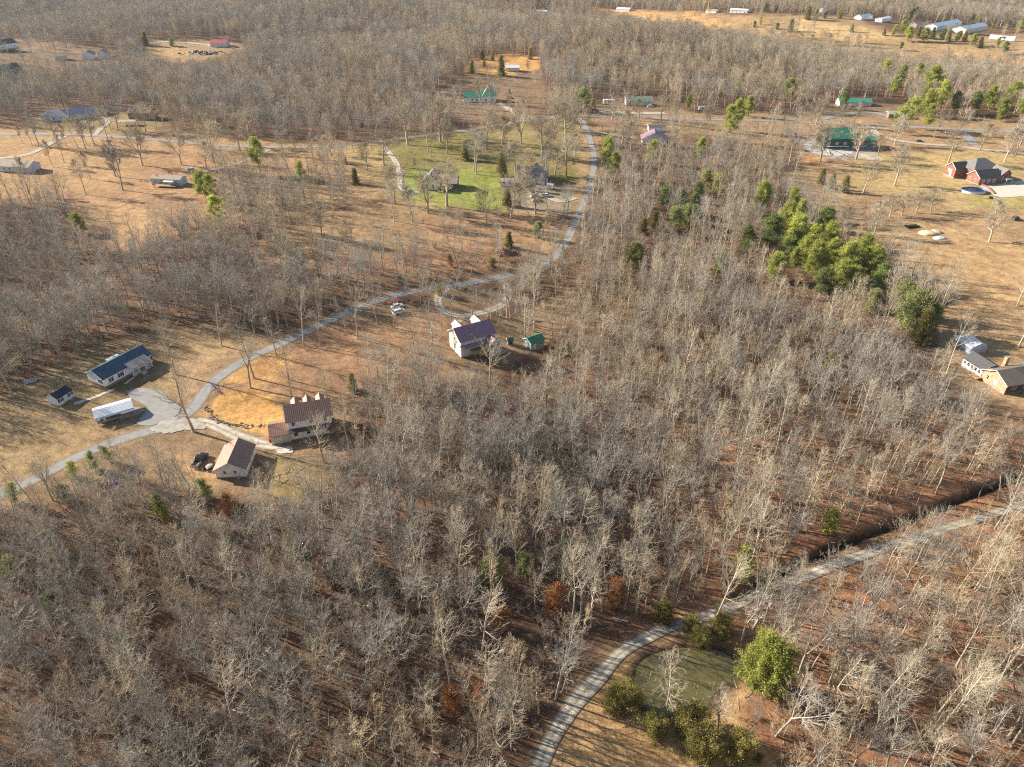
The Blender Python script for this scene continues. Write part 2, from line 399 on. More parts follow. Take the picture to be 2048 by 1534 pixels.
def HG(x, y):
    """height of the triangulated sheet itself"""
    x = np.asarray(x, float); y = np.asarray(y, float)
    i = np.clip(np.searchsorted(gxs, x) - 1, 0, nx - 2); j = np.clip(np.searchsorted(gys, y) - 1, 0, ny - 2)
    u = (x - gxs[i]) / (gxs[i + 1] - gxs[i]); v = (y - gys[j]) / (gys[j + 1] - gys[j])
    a, b, c, d = GZ[j, i], GZ[j, i + 1], GZ[j + 1, i + 1], GZ[j + 1, i]
    return np.where(u >= v, a + u * (b - a) + v * (c - b), a + v * (d - a) + u * (c - d))
# cover colours
fx, fy, fz = GX.ravel(), GY.ravel(), GZ.ravel()
px, py = zone_px(fx, fy, fz)
colr = np.empty((len(fx), 3)); colr[:] = LITTER
wb = wob(fx, fy, 17.0); wb2 = wob(fx + 40, fy, 5.0)
red = np.clip(sstep(1150, 1500, px) * sstep(780, 900, py) + .35 * sstep(.2, .9, wb), 0, 1)[:, None]
colr = colr * (1 - red) + np.array(REDLEAF) * red
leaf = np.ones(len(fx))
for poly, c, soft, share, st in ZONES:
    s = inside(poly, px, py); k = (sstep(-soft, soft * .8, s + (wb + wb2) * soft * .55) * st)[:, None]
    colr = colr * (1 - k) + np.array(c) * k
    leaf = leaf * (1 - k[:, 0] * (1 - min(1, share * 1.5)))
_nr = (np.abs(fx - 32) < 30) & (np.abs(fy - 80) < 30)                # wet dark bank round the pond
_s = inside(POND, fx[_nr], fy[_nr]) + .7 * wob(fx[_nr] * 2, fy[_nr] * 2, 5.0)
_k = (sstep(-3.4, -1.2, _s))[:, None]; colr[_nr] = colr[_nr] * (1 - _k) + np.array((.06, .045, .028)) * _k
_nd = (fx > 40) & (fx < 135) & (fy > 88) & (fy < 195)                # overhang shade of the ditch, painted near-black into the soil colour
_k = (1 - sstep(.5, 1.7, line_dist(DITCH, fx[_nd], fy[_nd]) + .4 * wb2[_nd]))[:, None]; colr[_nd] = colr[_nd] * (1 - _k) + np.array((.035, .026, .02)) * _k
for (nm, mt, wd, pts), c in zip(ROADS, ROADXY):                     # worn earth verges beside the roads
    m = np.abs(fx - c[:, 0].mean()) < np.ptp(c[:, 0]) / 2 + 15; m &= np.abs(fy - c[:, 1].mean()) < np.ptp(c[:, 1]) / 2 + 15
    d = line_dist(c[::3], fx[m], fy[m]); k = (1 - sstep(wd / 2 + .2, wd / 2 + 1.9 + wb2[m], d))[:, None] * .55
    colr[m] = colr[m] * (1 - k) + np.array((.36, .25, .14)) * k; leaf[m] *= 1 - k[:, 0]
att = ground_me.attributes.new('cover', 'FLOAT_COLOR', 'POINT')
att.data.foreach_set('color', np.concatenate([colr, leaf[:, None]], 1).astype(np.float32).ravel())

def ground_material():
    m = bpy.data.materials.new('earth_and_grass'); m.use_nodes = True; N, L = m.node_tree.nodes, m.node_tree.links
    b = N['Principled BSDF']; b.inputs['Roughness'].default_value = .95; b.inputs['Specular IOR Level'].default_value = .1
    a = N.new('ShaderNodeAttribute'); a.attribute_name = 'cover'
    tc = N.new('ShaderNodeTexCoord')
    def noise(s, det=6, r=.6):
        n = N.new('ShaderNodeTexNoise'); n.inputs['Scale'].default_value = s; n.inputs['Detail'].default_value = det; n.inputs['Roughness'].default_value = r
        L.new(tc.outputs['Object'], n.inputs['Vector']); return n.outputs['Fac']
    def rng(src, a0, a1, b0, b1):
        n = N.new('ShaderNodeMapRange'); L.new(src, n.inputs['Value'])
        for k, v in zip(('From Min', 'From Max', 'To Min', 'To Max'), (a0, a1, b0, b1)): n.inputs[k].default_value = v
        return n.outputs[0]
    def mul(x, y):
        n = N.new('ShaderNodeMath'); n.operation = 'MULTIPLY'; L.new(x, n.inputs[0]); L.new(y, n.inputs[1]); return n.outputs[0]
    fine, mid, big = noise(1.5, 9, .78), noise(.33, 6, .62), noise(.045, 5, .6)
    k = mul(mul(rng(fine, .32, .68, .52, 1.42), rng(mid, .3, .7, .66, 1.32)), rng(big, .3, .7, .80, 1.20))
    s = N.new('ShaderNodeVectorMath'); s.operation = 'SCALE'; L.new(a.outputs['Color'], s.inputs[0]); L.new(k, s.inputs['Scale'])
    # patches of bare reddish soil and of greyer dead growth
    mx = N.new('ShaderNodeMix'); mx.data_type = 'RGBA'; mx.blend_type = 'MULTIPLY'
    L.new(rng(noise(.11, 7, .7), .5, .68, 0, .75), mx.inputs['Factor']); L.new(s.outputs[0], mx.inputs['A']); mx.inputs['B'].default_value = (.74, .66, .60, 1)
    mx2 = N.new('ShaderNodeMix'); mx2.data_type = 'RGBA'; mx2.blend_type = 'MULTIPLY'
    L.new(rng(noise(.19, 6, .7), .52, .7, 0, .8), mx2.inputs['Factor']); L.new(mx.outputs['Result'], mx2.inputs['A']); mx2.inputs['B'].default_value = (.92, 1.02, .82, 1)
    L.new(mx2.outputs['Result'], b.inputs['Base Color'])
    bp = N.new('ShaderNodeBump'); bp.inputs['Strength'].default_value = .55; bp.inputs['Distance'].default_value = .35
    L.new(fine, bp.inputs['Height']); L.new(bp.outputs[0], b.inputs['Normal'])
    return m
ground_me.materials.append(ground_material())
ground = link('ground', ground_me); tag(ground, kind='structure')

ASPHALT = mat('bleached_asphalt', (.255, .25, .245), .9, .22, .35, bump=.2)
GRAVEL = mat('pale_gravel', (.345, .32, .275), .95, .3, .55, bump=.3)
def worn(m, edge, crown, crown_k, track):
    N, L = m.node_tree.nodes, m.node_tree.links; b = N['Principled BSDF']; src = b.inputs['Base Color'].links[0].from_socket
    a = N.new('ShaderNodeAttribute'); a.attribute_name = 'across'; ab = N.new('ShaderNodeMath'); ab.operation = 'ABSOLUTE'; L.new(a.outputs['Fac'], ab.inputs[0])
    tc = N.new('ShaderNodeTexCoord'); nz = N.new('ShaderNodeTexNoise'); nz.inputs['Scale'].default_value = .8; nz.inputs['Detail'].default_value = 7; nz.inputs['Roughness'].default_value = .75; L.new(tc.outputs['Object'], nz.inputs['Vector'])
    def ramp(lo, hi, t0, t1, noise_k):
        q = N.new('ShaderNodeMath'); q.operation = 'MULTIPLY_ADD'; L.new(nz.outputs['Fac'], q.inputs[0]); q.inputs[1].default_value = noise_k; L.new(ab.outputs[0], q.inputs[2])
        r = N.new('ShaderNodeMapRange'); L.new(q.outputs[0], r.inputs['Value'])
        for k, v in zip(('From Min', 'From Max', 'To Min', 'To Max'), (lo, hi, t0, t1)): r.inputs[k].default_value = v
        return r.outputs[0]
    def mixin(s0, fac, c):
        mx = N.new('ShaderNodeMix'); mx.data_type = 'RGBA'; L.new(fac, mx.inputs['Factor']); L.new(s0, mx.inputs['A']); mx.inputs['B'].default_value = (*c, 1); return mx.outputs['Result']
    s1 = mixin(src, ramp(1.02, 1.42, 0, 1, .9), edge)                # earth and leaves creeping over the edge
    s1 = mixin(s1, ramp(.38, .66, crown_k, 0, .7), crown)
    sc_ = N.new('ShaderNodeVectorMath'); sc_.operation = 'SCALE'; L.new(s1, sc_.inputs[0]); L.new(ramp(.55, 1.05, 1 + track, 1 - track, .5), sc_.inputs['Scale'])
    L.new(sc_.outputs[0], b.inputs['Base Color']); return m
worn(ASPHALT, (.25, .18, .12), (.20, .195, .19), .5, .08)
GRAVEL_TRACK = mat('rutted_gravel', (.43, .40, .34), .95, .3, .55, bump=.4)
worn(GRAVEL_TRACK, (.24, .16, .10), (.27, .21, .13), .85, .05)
CONCRETE = mat('concrete', (.55, .50, .42), .9, .12, .5)
CONC_GREY = mat('grey_concrete', (.27, .265, .255), .9, .15, .4)
def strip(name, c, wd, m, lift, rag=.35, seed=1):
    rr = np.random.default_rng(seed); t = np.gradient(c, axis=0); t /= np.linalg.norm(t, axis=1)[:, None] + 1e-9
    nrm = np.stack([-t[:, 1], t[:, 0]], 1); n = len(c); cross = max(4, int(wd / 1.1))
    u = np.linspace(-1, 1, cross + 1)
    def smooth(v):
        return np.convolve(np.pad(v, 2, 'edge'), np.ones(5) / 5, 'valid')
    wl = wd / 2 + smooth(rr.normal(0, rag, n)); wr = wd / 2 + smooth(rr.normal(0, rag, n))
    off = np.where(u[None] < 0, u[None] * wl[:, None], u[None] * wr[:, None])
    X = c[:, 0:1] + nrm[:, 0:1] * off; Y = c[:, 1:2] + nrm[:, 1:2] * off
    dist = np.hypot(X, Y)
    Z = HG(X, Y) + lift + np.clip((dist - 250) / 4000, 0, .12)
    k = np.arange(n * (cross + 1)).reshape(n, cross + 1)
    q = np.stack([k[:-1, :-1], k[1:, :-1], k[1:, 1:], k[:-1, 1:]], -1).reshape(-1, 4)
    me = fast_mesh(name, np.stack([X, Y, Z], -1).reshape(-1, 3), [q]); me.materials.append(m)
    aa = me.attributes.new('across', 'FLOAT', 'POINT'); aa.data.foreach_set('value', np.tile(u, n).astype(np.float32))
    o = link(name, me); tag(o, kind='structure'); return o
for i, ((nm, mt, wd, pts), c) in enumerate(zip(ROADS, ROADXY)):
    strip(nm, c, wd, ASPHALT if mt == 'asphalt' else GRAVEL_TRACK, .035 + .004 * i, .12 if mt == 'asphalt' else .4, i)
def patch(name, pxs, m, lift, step=.8, rag=.0):
    """a paved or stony area laid on the ground inside an outline given in photo pixels"""
    P = at([p[0] for p in pxs], [p[1] for p in pxs])[:, :2]; P = spline(np.vstack([P, P[:1]]), 2.5)[:-1]; c = P.mean(0)
    E = np.vstack([np.linspace(P[i], P[(i + 1) % len(P)], max(2, int(np.hypot(*(P[(i + 1) % len(P)] - P[i])) / step)), endpoint=False) for i in range(len(P))])
    E = E + np.stack([wob(E[:, 0] * 3, E[:, 1] * 3, 4.0), wob(E[:, 0] * 3 + 50, E[:, 1] * 3, 4.0)], 1) * rag
    rings = 8; ks = np.linspace(0, 1, rings + 1)[1:]
    V = [c] + [c + (E - c) * k for k in ks]; V = np.vstack(V); n = len(E)
    Z = HG(V[:, 0], V[:, 1]) + lift
    tr = np.array([(0, 1 + i, 1 + (i + 1) % n) for i in range(n)])
    q = np.array([(1 + r * n + i, 1 + (r + 1) * n + i, 1 + (r + 1) * n + (i + 1) % n, 1 + r * n + (i + 1) % n) for r in range(rings - 1) for i in range(n)])
    me = fast_mesh(name, np.column_stack([V, Z]), [tr, q]); me.materials.append(m); o = link(name, me); tag(o, kind='structure'); return o
patch('parking_pad', [(253,783),(270,777),(290,777),(325,783),(338,800),(362,815),(345,838),(300,852),(272,846),(300,822),(285,808),(262,797)], CONC_GREY, .115)
patch('concrete_apron', [(552,897),(568,894),(584,894),(586,905),(570,907),(556,907)], CONCRETE, .125)
patch('road_junction', [(322,842),(350,836),(385,838),(412,848),(405,858),(370,860),(345,866),(315,866),(302,858)], GRAVEL, .135, rag=.7)
patch('patio', [(1958,372),(1985,371),(2040,362),(2120,362),(2075,385),(2030,394),(1998,394),(1975,383)], CONCRETE, .12)
strip('footpath', spline(at([148,160,185,205,222,228],[808,804,796,788,781,780])[:, :2], 1.0), 1.3, CONCRETE, .06, .03)
patch('carport_slab', [(222,828),(256,813),(292,820),(242,840)], CONC_GREY, .07)
strip('garden_path', spline(at([250,262,276,284,284,286],[768,759,748,742,738,734])[:, :2], .7), 1.0, CONCRETE, .06, .03)
patch('stony_bank', [(1608,288),(1640,276),(1700,300),(1706,306),(1680,312),(1640,308),(1615,302)], mat('pale_rubble', (.50, .47, .43), .9, .5, .9, bump=1.0), .12, rag=1.2)
# pond water
WATER = mat('murky_green_water', (.115, .10, .04), .04, .04, .12, spec=.5)
pw = POND + (POND - POND.mean(0)) * .12
mb = MB(); mb.add([(a, b, -.42) for a, b in spline(np.vstack([pw, pw[:1]]), 1.2)[:-1]], [tuple(range(len(spline(np.vstack([pw, pw[:1]]), 1.2)) - 1))])
tag(mb.build('water', WATER), kind='structure')
# ------------------------------------------------------------------ houses and other buildings
WHITE = striped('white_siding', (.86, .87, .88), 'Z', .22, .25, .6)
CREAM = striped('cream_siding', (.78, .74, .64), 'Z', .22, .25, .6)
GREYW = striped('grey_siding', (.64, .67, .70), 'Z', .22, .25, .6)
TRIM = mat('white_trim', (.82, .82, .80), .5, .05, 2)
BRICK = striped('red_brick', (.27, .12, .08), 'Z', .15, .3, .85, var=.3)
BRICK_TAN = striped('tan_orange_brick', (.52, .30, .18), 'Z', .15, .3, .85, var=.3)
BLOCK = mat('grey_block', (.30, .28, .255), .9, .2, 1.5)
SLATE = mat('blue_grey_shingle', (.05, .10, .145), .7, .22, 2.2)
NAVY = mat('navy_shingle', (.028, .036, .065), .8, .2, 2)
BROWNMETAL = striped('brown_metal_roof', (.30, .175, .13), 'X', .5, .3, .45, var=.12)
BROWNMETAL_Y = striped('brown_metal_roof_cross', (.30, .175, .13), 'Y', .5, .3, .45, var=.12)
PURPLE = striped('purple_metal_roof', (.31, .19, .225), 'X', .5, .3, .45, var=.12)
GREENMETAL = striped('green_metal_roof', (.045, .21, .13), 'X', .5, .3, .45, var=.12)
MINT = striped('pale_green_metal_roof', (.27, .46, .30), 'X', .6, .3, .45, var=.12)
GREYSH = mat('grey_shingle', (.19, .18, .17), .85, .22, 2)
DARKSH = mat('charcoal_shingle', (.09, .09, .092), .85, .22, 2)
BROWNSH = mat('weathered_brown_shingle', (.19, .155, .13), .85, .22, 1.5)
TANSH = mat('tan_shingle', (.34, .28, .215), .85, .22, 1.5)
STEEL = striped('white_ribbed_steel', (.70, .74, .78), 'Y', .45, .3, .4, metal=.15, var=.08)
BLUESTEEL = striped('pale_blue_steel_roof', (.44, .56, .68), 'X', .6, .3, .4, metal=.2, var=.12)
REDROOF = striped('red_metal_roof', (.40, .07, .085), 'X', .5, .3, .5)
GLASS = mat('dark_window_glass', (.025, .032, .042), .08, .2, 1, spec=.6)
GLASS_L = mat('pale_blind_behind_glass', (.32, .36, .40), .2, .2, 1, spec=.5)
BLACKP = mat('black_paint', (.014, .014, .015), .5, .1, 2)
DOORW = mat('white_door', (.66, .66, .64), .5, .06, 2)
WOOD_ = mat('weathered_wood', (.27, .18, .11), .85, .3, 2, stretch=(1, 1, 6))
WOODNEW = mat('yellow_brown_planks', (.40, .26, .13), .85, .25, 2)
RUST = mat('rusty_steel', (.30, .13, .07), .8, .4, 1.5)

def frame_at(A, B=None, ang=None):
    a = at(*A)
    if ang is None:
        b = at(*B); ang = math.atan2(b[1] - a[1], b[0] - a[0])
    return a, ang
class House:
    def __init__(s, name, label, cat, A, B=None, ang=None, L=None, group=None, sink=0.0):
        a, s.ang = frame_at(A, B, math.radians(ang) if ang is not None else None)
        s.L = L or float(np.hypot(*(at(*B) - a)[:2])); s.root = thing(name, label, cat, (a[0], a[1], a[2] - sink), s.ang, group); s.P0 = a
        FOOT.append((a[:2], s.ang))
    def out(s, box, side):
        x0, y0, x1, y1 = box
        return {'F': lambda u, o, z: (x0 + u, y0 - o, z), 'B': lambda u, o, z: (x1 - u, y1 + o, z),
                'L': lambda u, o, z: (x0 - o, y1 - u, z), 'R': lambda u, o, z: (x1 + o, y0 + u, z)}[side]
    def part(s, name, m, fn, parent=None, **kw):
        b = MB(); fn(b); return b.build(name, m, parent or s.root, **kw)
    def body(s, box, hw, hr, wallm, roofm, ridge='x', ov=.4, base=.4, basem=None, t=.16, hip=False, base_out=.04, name='wall', skirt=-1.2):
        x0, y0, x1, y1 = box; FOOT_BOX.append((s.P0[:2], s.ang, box))
        if hip or hr <= 0: s.part(name, wallm, lambda b: b.box(x0, y0, base, x1, y1, hw))
        elif ridge == 'x': s.part(name, wallm, lambda b: b.prism([(y0, base), (y1, base), (y1, hw), ((y0 + y1) / 2, hw + hr), (y0, hw)], x0, x1, 'x'))
        else: s.part(name, wallm, lambda b: b.prism([(x0, base), (x1, base), (x1, hw), ((x0 + x1) / 2, hw + hr), (x0, hw)], y0, y1, 'y'))
        s.part('foundation', basem or BLOCK, lambda b: b.box(x0 - base_out, y0 - base_out, skirt, x1 + base_out, y1 + base_out, base - .002))
        if hip:
            cx0, cx1, cy = x0 + (y1 - y0) / 2 * .95, x1 - (y1 - y0) / 2 * .95, (y0 + y1) / 2
            if cx1 < cx0: cx0 = cx1 = (x0 + x1) / 2
            e = hw + .05
            V = [(x0 - ov, y0 - ov, e), (x1 + ov, y0 - ov, e), (x1 + ov, y1 + ov, e), (x0 - ov, y1 + ov, e), (cx0, cy, e + hr), (cx1 + .01, cy, e + hr)]
            V += [(x, y, e - t + .02) for x, y, _ in V[:4]]
            return s.part('roof', roofm, lambda b: b.add(V, [(0, 1, 5, 4), (1, 2, 5), (2, 3, 4, 5), (3, 0, 4), (6, 7, 1, 0), (7, 8, 2, 1), (8, 9, 3, 2), (9, 6, 0, 3), (9, 8, 7, 6)]))
        lo, hi = (y0, y1) if ridge == 'x' else (x0, x1); d0, d1 = (x0 - ov, x1 + ov) if ridge == 'x' else (y0 - ov, y1 + ov)
        sl = hr / ((hi - lo) / 2); top = t + .03
        prof = [(lo - ov, hw - ov * sl + top), ((lo + hi) / 2, hw + hr + top), (hi + ov, hw - ov * sl + top)]
        r = s.part('roof', roofm, lambda b: b.chevron(prof, t, d0, d1, ridge))
        for d, q in ((d0 - .03, d0 - .003), (d1 + .003, d1 + .03)):
            s.part('fascia', TRIM, lambda b: b.chevron([(p[0], p[1] + .01) for p in prof], t + .10, d, q, ridge), r)
        return r
    def window(s, box, side, u, z, w, h, pane=None, frame=None, shutters=None, mull=True):
        f = s.out(box, side); b = MB(); e = .09
        def bx(b, u0, o0, z0, u1, o1, z1):
            V = [f(uu, oo, zz) for zz in (z0, z1) for uu, oo in ((u0, o0), (u1, o0), (u1, o1), (u0, o1))]
            b.add(V, [(3, 2, 1, 0), (4, 5, 6, 7), (0, 1, 5, 4), (1, 2, 6, 5), (2, 3, 7, 6), (3, 0, 4, 7)])
        bx(b, u - w / 2 - e, -.02, z - e, u - w / 2, .07, z + h + e); bx(b, u + w / 2, -.02, z - e, u + w / 2 + e, .07, z + h + e)
        bx(b, u - w / 2, -.02, z - e, u + w / 2, .07, z); bx(b, u - w / 2, -.02, z + h, u + w / 2, .07, z + h + e)
        if mull: bx(b, u - w / 2, .036, z + h / 2 - .03, u + w / 2, .06, z + h / 2 + .03)
        wd = b.build('window', frame or TRIM, s.root)
        p = MB(); bx(p, u - w / 2 + .002, -.02, z + .002, u + w / 2 - .002, .03, z + h - .002); p.build('pane', pane or GLASS, wd)
        if shutters:
            for sg in (-1, 1):
                q = MB(); c = u + sg * (w / 2 + e + .24); bx(q, c - .21, -.02, z - e, c + .21, .05, z + h + e); q.build('shutter', shutters, wd)
        return wd
    def door(s, box, side, u, w=1.0, h=2.1, z=.4, m=None):
        f = s.out(box, side); b = MB()
        V = [f(uu, oo, zz) for zz in (z, z + h) for uu, oo in ((u - w / 2, -.02), (u + w / 2, -.02), (u + w / 2, .06), (u - w / 2, .06))]
        b.add(V, [(3, 2, 1, 0), (4, 5, 6, 7), (0, 1, 5, 4), (1, 2, 6, 5), (2, 3, 7, 6), (3, 0, 4, 7)])
        d = b.build('door', m or DOORW, s.root); k = MB(); p = f(u + w / 2 - .12, .1, z + 1.0); k.blob(p, (.06, .06, .06), 1, 6, 4, 0); k.build('handle', BLACKP, d); return d
FOOT, FOOT_BOX = [], []

# white long house with blue-grey roof at the left
h = House('ranch_house', 'long white single storey house with dark blue roof and porch beside the paved pad', 'house', (213, 778), (289, 735), L=16.8)
bx_ = (0, 0, 16.8, 7.8); h.body(bx_, 3.5, 1.9, WHITE, SLATE, base=.85, basem=mat('brown_skirting', (.22, .17, .14), .9, .2, 1.5))
for u, sh in ((1.9, None), (2.7, None), (5.6, BLACKP), (15.9, BLACKP)): h.window(bx_, 'F', u, 1.45, .75, 1.25, shutters=sh)
h.window(bx_, 'L', 5.9, 1.45, .85, 1.3, shutters=BLACKP)
h.door(bx_, 'F', 10.4, z=.95)
pr = MB(); pr.chevron([(-2.5, 3.16), (1.8, 4.42)], .14, 8.0, 15.0, 'x'); pr.build('porch_roof', mat('faded_grey_shingle', (.20, .195, .20), .85, .2, 2), h.root)
pp = MB().box(8.1, -2.3, .55, 14.9, -.05, .8); porch = pp.build('porch', mat('grey_deck_boards', (.36, .35, .34), .8, .15, 2), h.root)
for x in (8.25, 10.4, 12.6, 14.75):
    MB().box(x - .08, -2.25, .8, x + .08, -2.09, 3.1).build('post', TRIM, porch)
for x0, x1 in ((8.33, 10.3), (12.7, 14.7)):
    rl = MB(); rl.box(x0, -2.2, 1.65, x1, -2.13, 1.75); rl.box(x0, -2.2, .95, x1, -2.13, 1.02)
    for k in range(9): rl.box(x0 + .1 + k * (x1 - x0 - .2) / 8, -2.19, 1.02, x0 + .14 + k * (x1 - x0 - .2) / 8, -2.15, 1.65)
    rl.build('railing', TRIM, porch)
sp = MB()
for k in range(3): sp.box(10.6, -2.65 - .3 * k, -.3, 12.3, -2.3 - .3 * k, .55 - .18 * k)
sp.build('steps', CONCRETE, porch)
bp_ = MB().box(8.2, 7.85, 2.9, 12.2, 10.4, 3.05); bp = bp_.build('back_porch_roof', STEEL, h.root)
for x in (8.35, 12.0): MB().box(x, 10.2, -.5, x + .14, 10.34, 2.9).build('post', TRIM, bp)
MB().box(8.3, 9.3, .2, 9.6, 10.25, 2.9).build('screen_wall', WHITE, bp)

h = House('garden_shed', 'small white shed with navy roof and shuttered windows beside the long white house', 'shed', (120, 813), (146, 795), L=5.2)
bx_ = (0, 0, 5.2, 3.8); h.body(bx_, 2.5, 1.15, WHITE, NAVY, base=.25, ov=.2)
for u in (.95, 4.3): h.window(bx_, 'F', u, 1.15, .6, .95, shutters=BLACKP)
h.door(bx_, 'F', 2.6, 1.5, 1.95, .3)
MB().prism([(-.05, .28), (-.05, .1), (-2.4, -.35), (-2.4, -.25)], 3.3, 5.1, 'x').build('ramp', CONC_GREY, h.root)

h = House('metal_carport', 'open metal carport with white ribbed roof beside the paved pad', 'carport', (197, 853), ang=33, L=9.6)
L, D = 9.6, 6.2
cp = MB(); cp.chevron([(-.25, 2.35), (.15, 2.65), (3.1, 3.55), (6.05, 2.65), (6.45, 2.35)], .06, -.2, 9.8, 'x'); rf = cp.build('roof', STEEL, h.root)
for x in (.1, 3.2, 6.4, 9.4):
    for y in (.1, 6.1): MB().box(x - .05, y - .05, -.4, x + .05, y + .05, 2.58).build('post', mat('galvanised_tube', (.45, .46, .47), .4, .1, 2, metal=.5), h.root)
    for y in (.1, 6.1): MB().tube((x, y, 2.55), (x, 3.1, 3.45), .04).build('rafter', MATS['galvanised_tube'], rf)
FOOT_BOX.append((h.P0[:2], h.ang, (0, 0, L, D)))
CARPORT = h

h = House('garage', 'white gabled garage with brown metal roof beside the black pickup', 'garage', (434, 957), (490, 955), L=7.4)
bx_ = (0, 0, 7.4, 9.6); h.body(bx_, 2.9, 2.1, WHITE, BROWNMETAL_Y, 'y', base=.35, ov=.45)
for u in (2.3, 4.9): h.window(bx_, 'F', u, 1.4, .65, .9)
h.window(bx_, 'R', 4.4, 1.3, .8, 1.1); h.door(bx_, 'R', 7.5)
MB().blob((5.6, -.55, .35), (.38, .34, .38), 3, 8, 5, .05).build('plastic_drum', mat('grey_green_plastic', (.33, .38, .34), .6, .1, 2), h.root)

h = House('dormered_house', 'two storey white house with brown metal roof and three dormers above the wood', 'house', (583, 881), (662, 867), L=11.4)
bx_ = (0, 0, 11.4, 7.6); h.body(bx_, 6.5, 2.5, WHITE, BROWNMETAL, base=.3, ov=.55)
for u in (1.3, 6.0, 9.8): h.window(bx_, 'F', u, 4.7, .9, 1.0)
for u in (1.5, 4.8, 10.2): h.window(bx_, 'F', u, 1.3, .95, 1.25)
MB().prism([(-1.3, 3.25), (-.03, 3.72), (-.03, 3.50), (-1.3, 3.1)], -.3, 11.7, 'x').build('pent_roof', mat('dark_brown_roof', (.085, .06, .05), .6, .2, 2), h.root)
for x in (1.6, 4.8, 8.2):
    d = MB().prism([(x, 6.4), (x + 1.9, 6.4), (x + 1.9, 7.9), (x + .95, 8.75), (x, 7.9)], 4.4, 7.5, 'y').build('dormer', WHITE, h.root)
    MB().chevron([(x - .25, 7.78), (x + .95, 8.88), (x + 2.15, 7.78)], .09, 4.0, 7.85, 'y').build('roof', BROWNMETAL_Y, d)
    MB().box(x + .55, 7.48, 6.9, x + 1.35, 7.54, 7.8).build('pane', GLASS, d)
b2 = (-5.0, -.6, -.05, 6.0); h.body(b2, 2.9, 1.5, CREAM, BROWNMETAL, base=.3, ov=.35, name='annex_wall')
for u in (1.3, 3.7):
    h.door(b2, 'F', u, 2.1, 2.1, .32, CONCRETE)
MB().box(-5.75, .8, -.3, -5.1, 2.2, 1.1).build('vending_chest', mat('red_paint', (.42, .03, .025), .5, .1, 2), h.root)
MB().box(10.2, -2.6, 2.3, 13.2, -.05, 2.45).build('deck', WOOD_, h.root)

h = House('purple_roof_house', 'two storey pale house with purple metal roof and raised rear deck below the loop drive', 'house', (922.6, 716), (1000, 704), L=12.6)
bx_ = (0, 0, 12.6, 8.6); h.body(bx_, 6.2, 2.7, CREAM, PURPLE, base=.3, ov=.5)
MB().box(0.05, -.05, .32, 12.55, -.006, 6.1).build('rear_shade_sheet', GREYW, h.root)  # grey sheet over the sunlit cream tone, painting this side's shade
for u, w in ((2.2, .8), (3.1, .8), (11.0, 1.1)): h.window(bx_, 'F', u, 4.75, w, 1.05)
h.window(bx_, 'F', 1.6, 2.9, .7, .8); h.door(bx_, 'F', 5.6, 1.0, 2.0, 2.4)
h.window(bx_, 'L', 4.3, 4.6, .9, 1.1); h.window(bx_, 'L', 4.3, 1.6, .9, 1.1)
MB().prism([(-1.5, 3.85), (-.06, 4.55), (-.06, 4.3), (-1.5, 3.7)], -.4, 8.6, 'x').build('pent_roof', PURPLE, h.root)
b2 = (8.7, -3.4, 12.5, -.06); h.body(b2, 4.3, 1.3, GREYW, PURPLE, 'y', base=.3, ov=.3, name='bay_wall')
for u in (.75, 1.85, 2.95): h.window(b2, 'F', u, 2.5, .75, 1.3)
dk = MB().box(3.2, -3.6, 2.15, 8.6, -.1, 2.35).build('deck', WOODNEW, h.root)
for x in (3.35, 5.2, 8.3): MB().box(x - .09, -3.55, -1.5, x + .09, -3.37, 3.2).build('post', WOOD_, dk)
rr_ = MB().box(3.2, -3.6, 3.05, 8.6, -3.52, 3.15).box(3.2, -3.6, 2.7, 8.6, -3.54, 2.76).box(3.16, -3.5, 3.05, 3.22, -.1, 3.15); rr_.build('railing', WOODNEW, dk)
for x in (1.6, 8.6):
    d = MB().prism([(x, 6.4), (x + 2.6, 6.4), (x + 2.6, 7.7), (x + 1.3, 8.75), (x, 7.7)], 4.8, 9.6, 'y').build('dormer', CREAM, h.root)
    MB().chevron([(x - .3, 7.58), (x + 1.3, 8.9), (x + 2.9, 7.58)], .1, 4.5, 9.9, 'y').build('roof', PURPLE, d)
MB().box(4.5, 9.7, 7.4, 5.6, 11.4, 7.5).build('porch_awning', TANSH, h.root)
for x in (4.6, 5.5): MB().box(x - .06, 11.2, -.8, x + .06, 11.32, 7.4).build('post', TRIM, h.root)

h = House('green_roof_shed', 'small blue-grey shed with green roof among trees right of purple-roofed house', 'shed', (1062, 702), (1094, 695), L=5.6)
bx_ = (0, 0, 5.6, 4.2); h.body(bx_, 2.9, 1.1, mat('blue_grey_boards', (.28, .35, .38), .7, .15, 2), GREENMETAL, base=.3, ov=.35)
h.window(bx_, 'F', 4.2, 1.3, .8, 1.0); h.door(bx_, 'F', 1.5)
h = House('playhouse', 'tiny playhouse with bright green roof in shade right of purple-roofed house', 'playhouse', (1016, 690), ang=10, L=2)
bx_ = (0, 0, 1.8, 1.6); h.body(bx_, 1.5, .7, WOOD_, mat('dull_green_tarp', (.02, .17, .12), .6, .1, 2), base=.2, ov=.25); h.door(bx_, 'F', .9, .6, 1.1, .22, BLACKP)

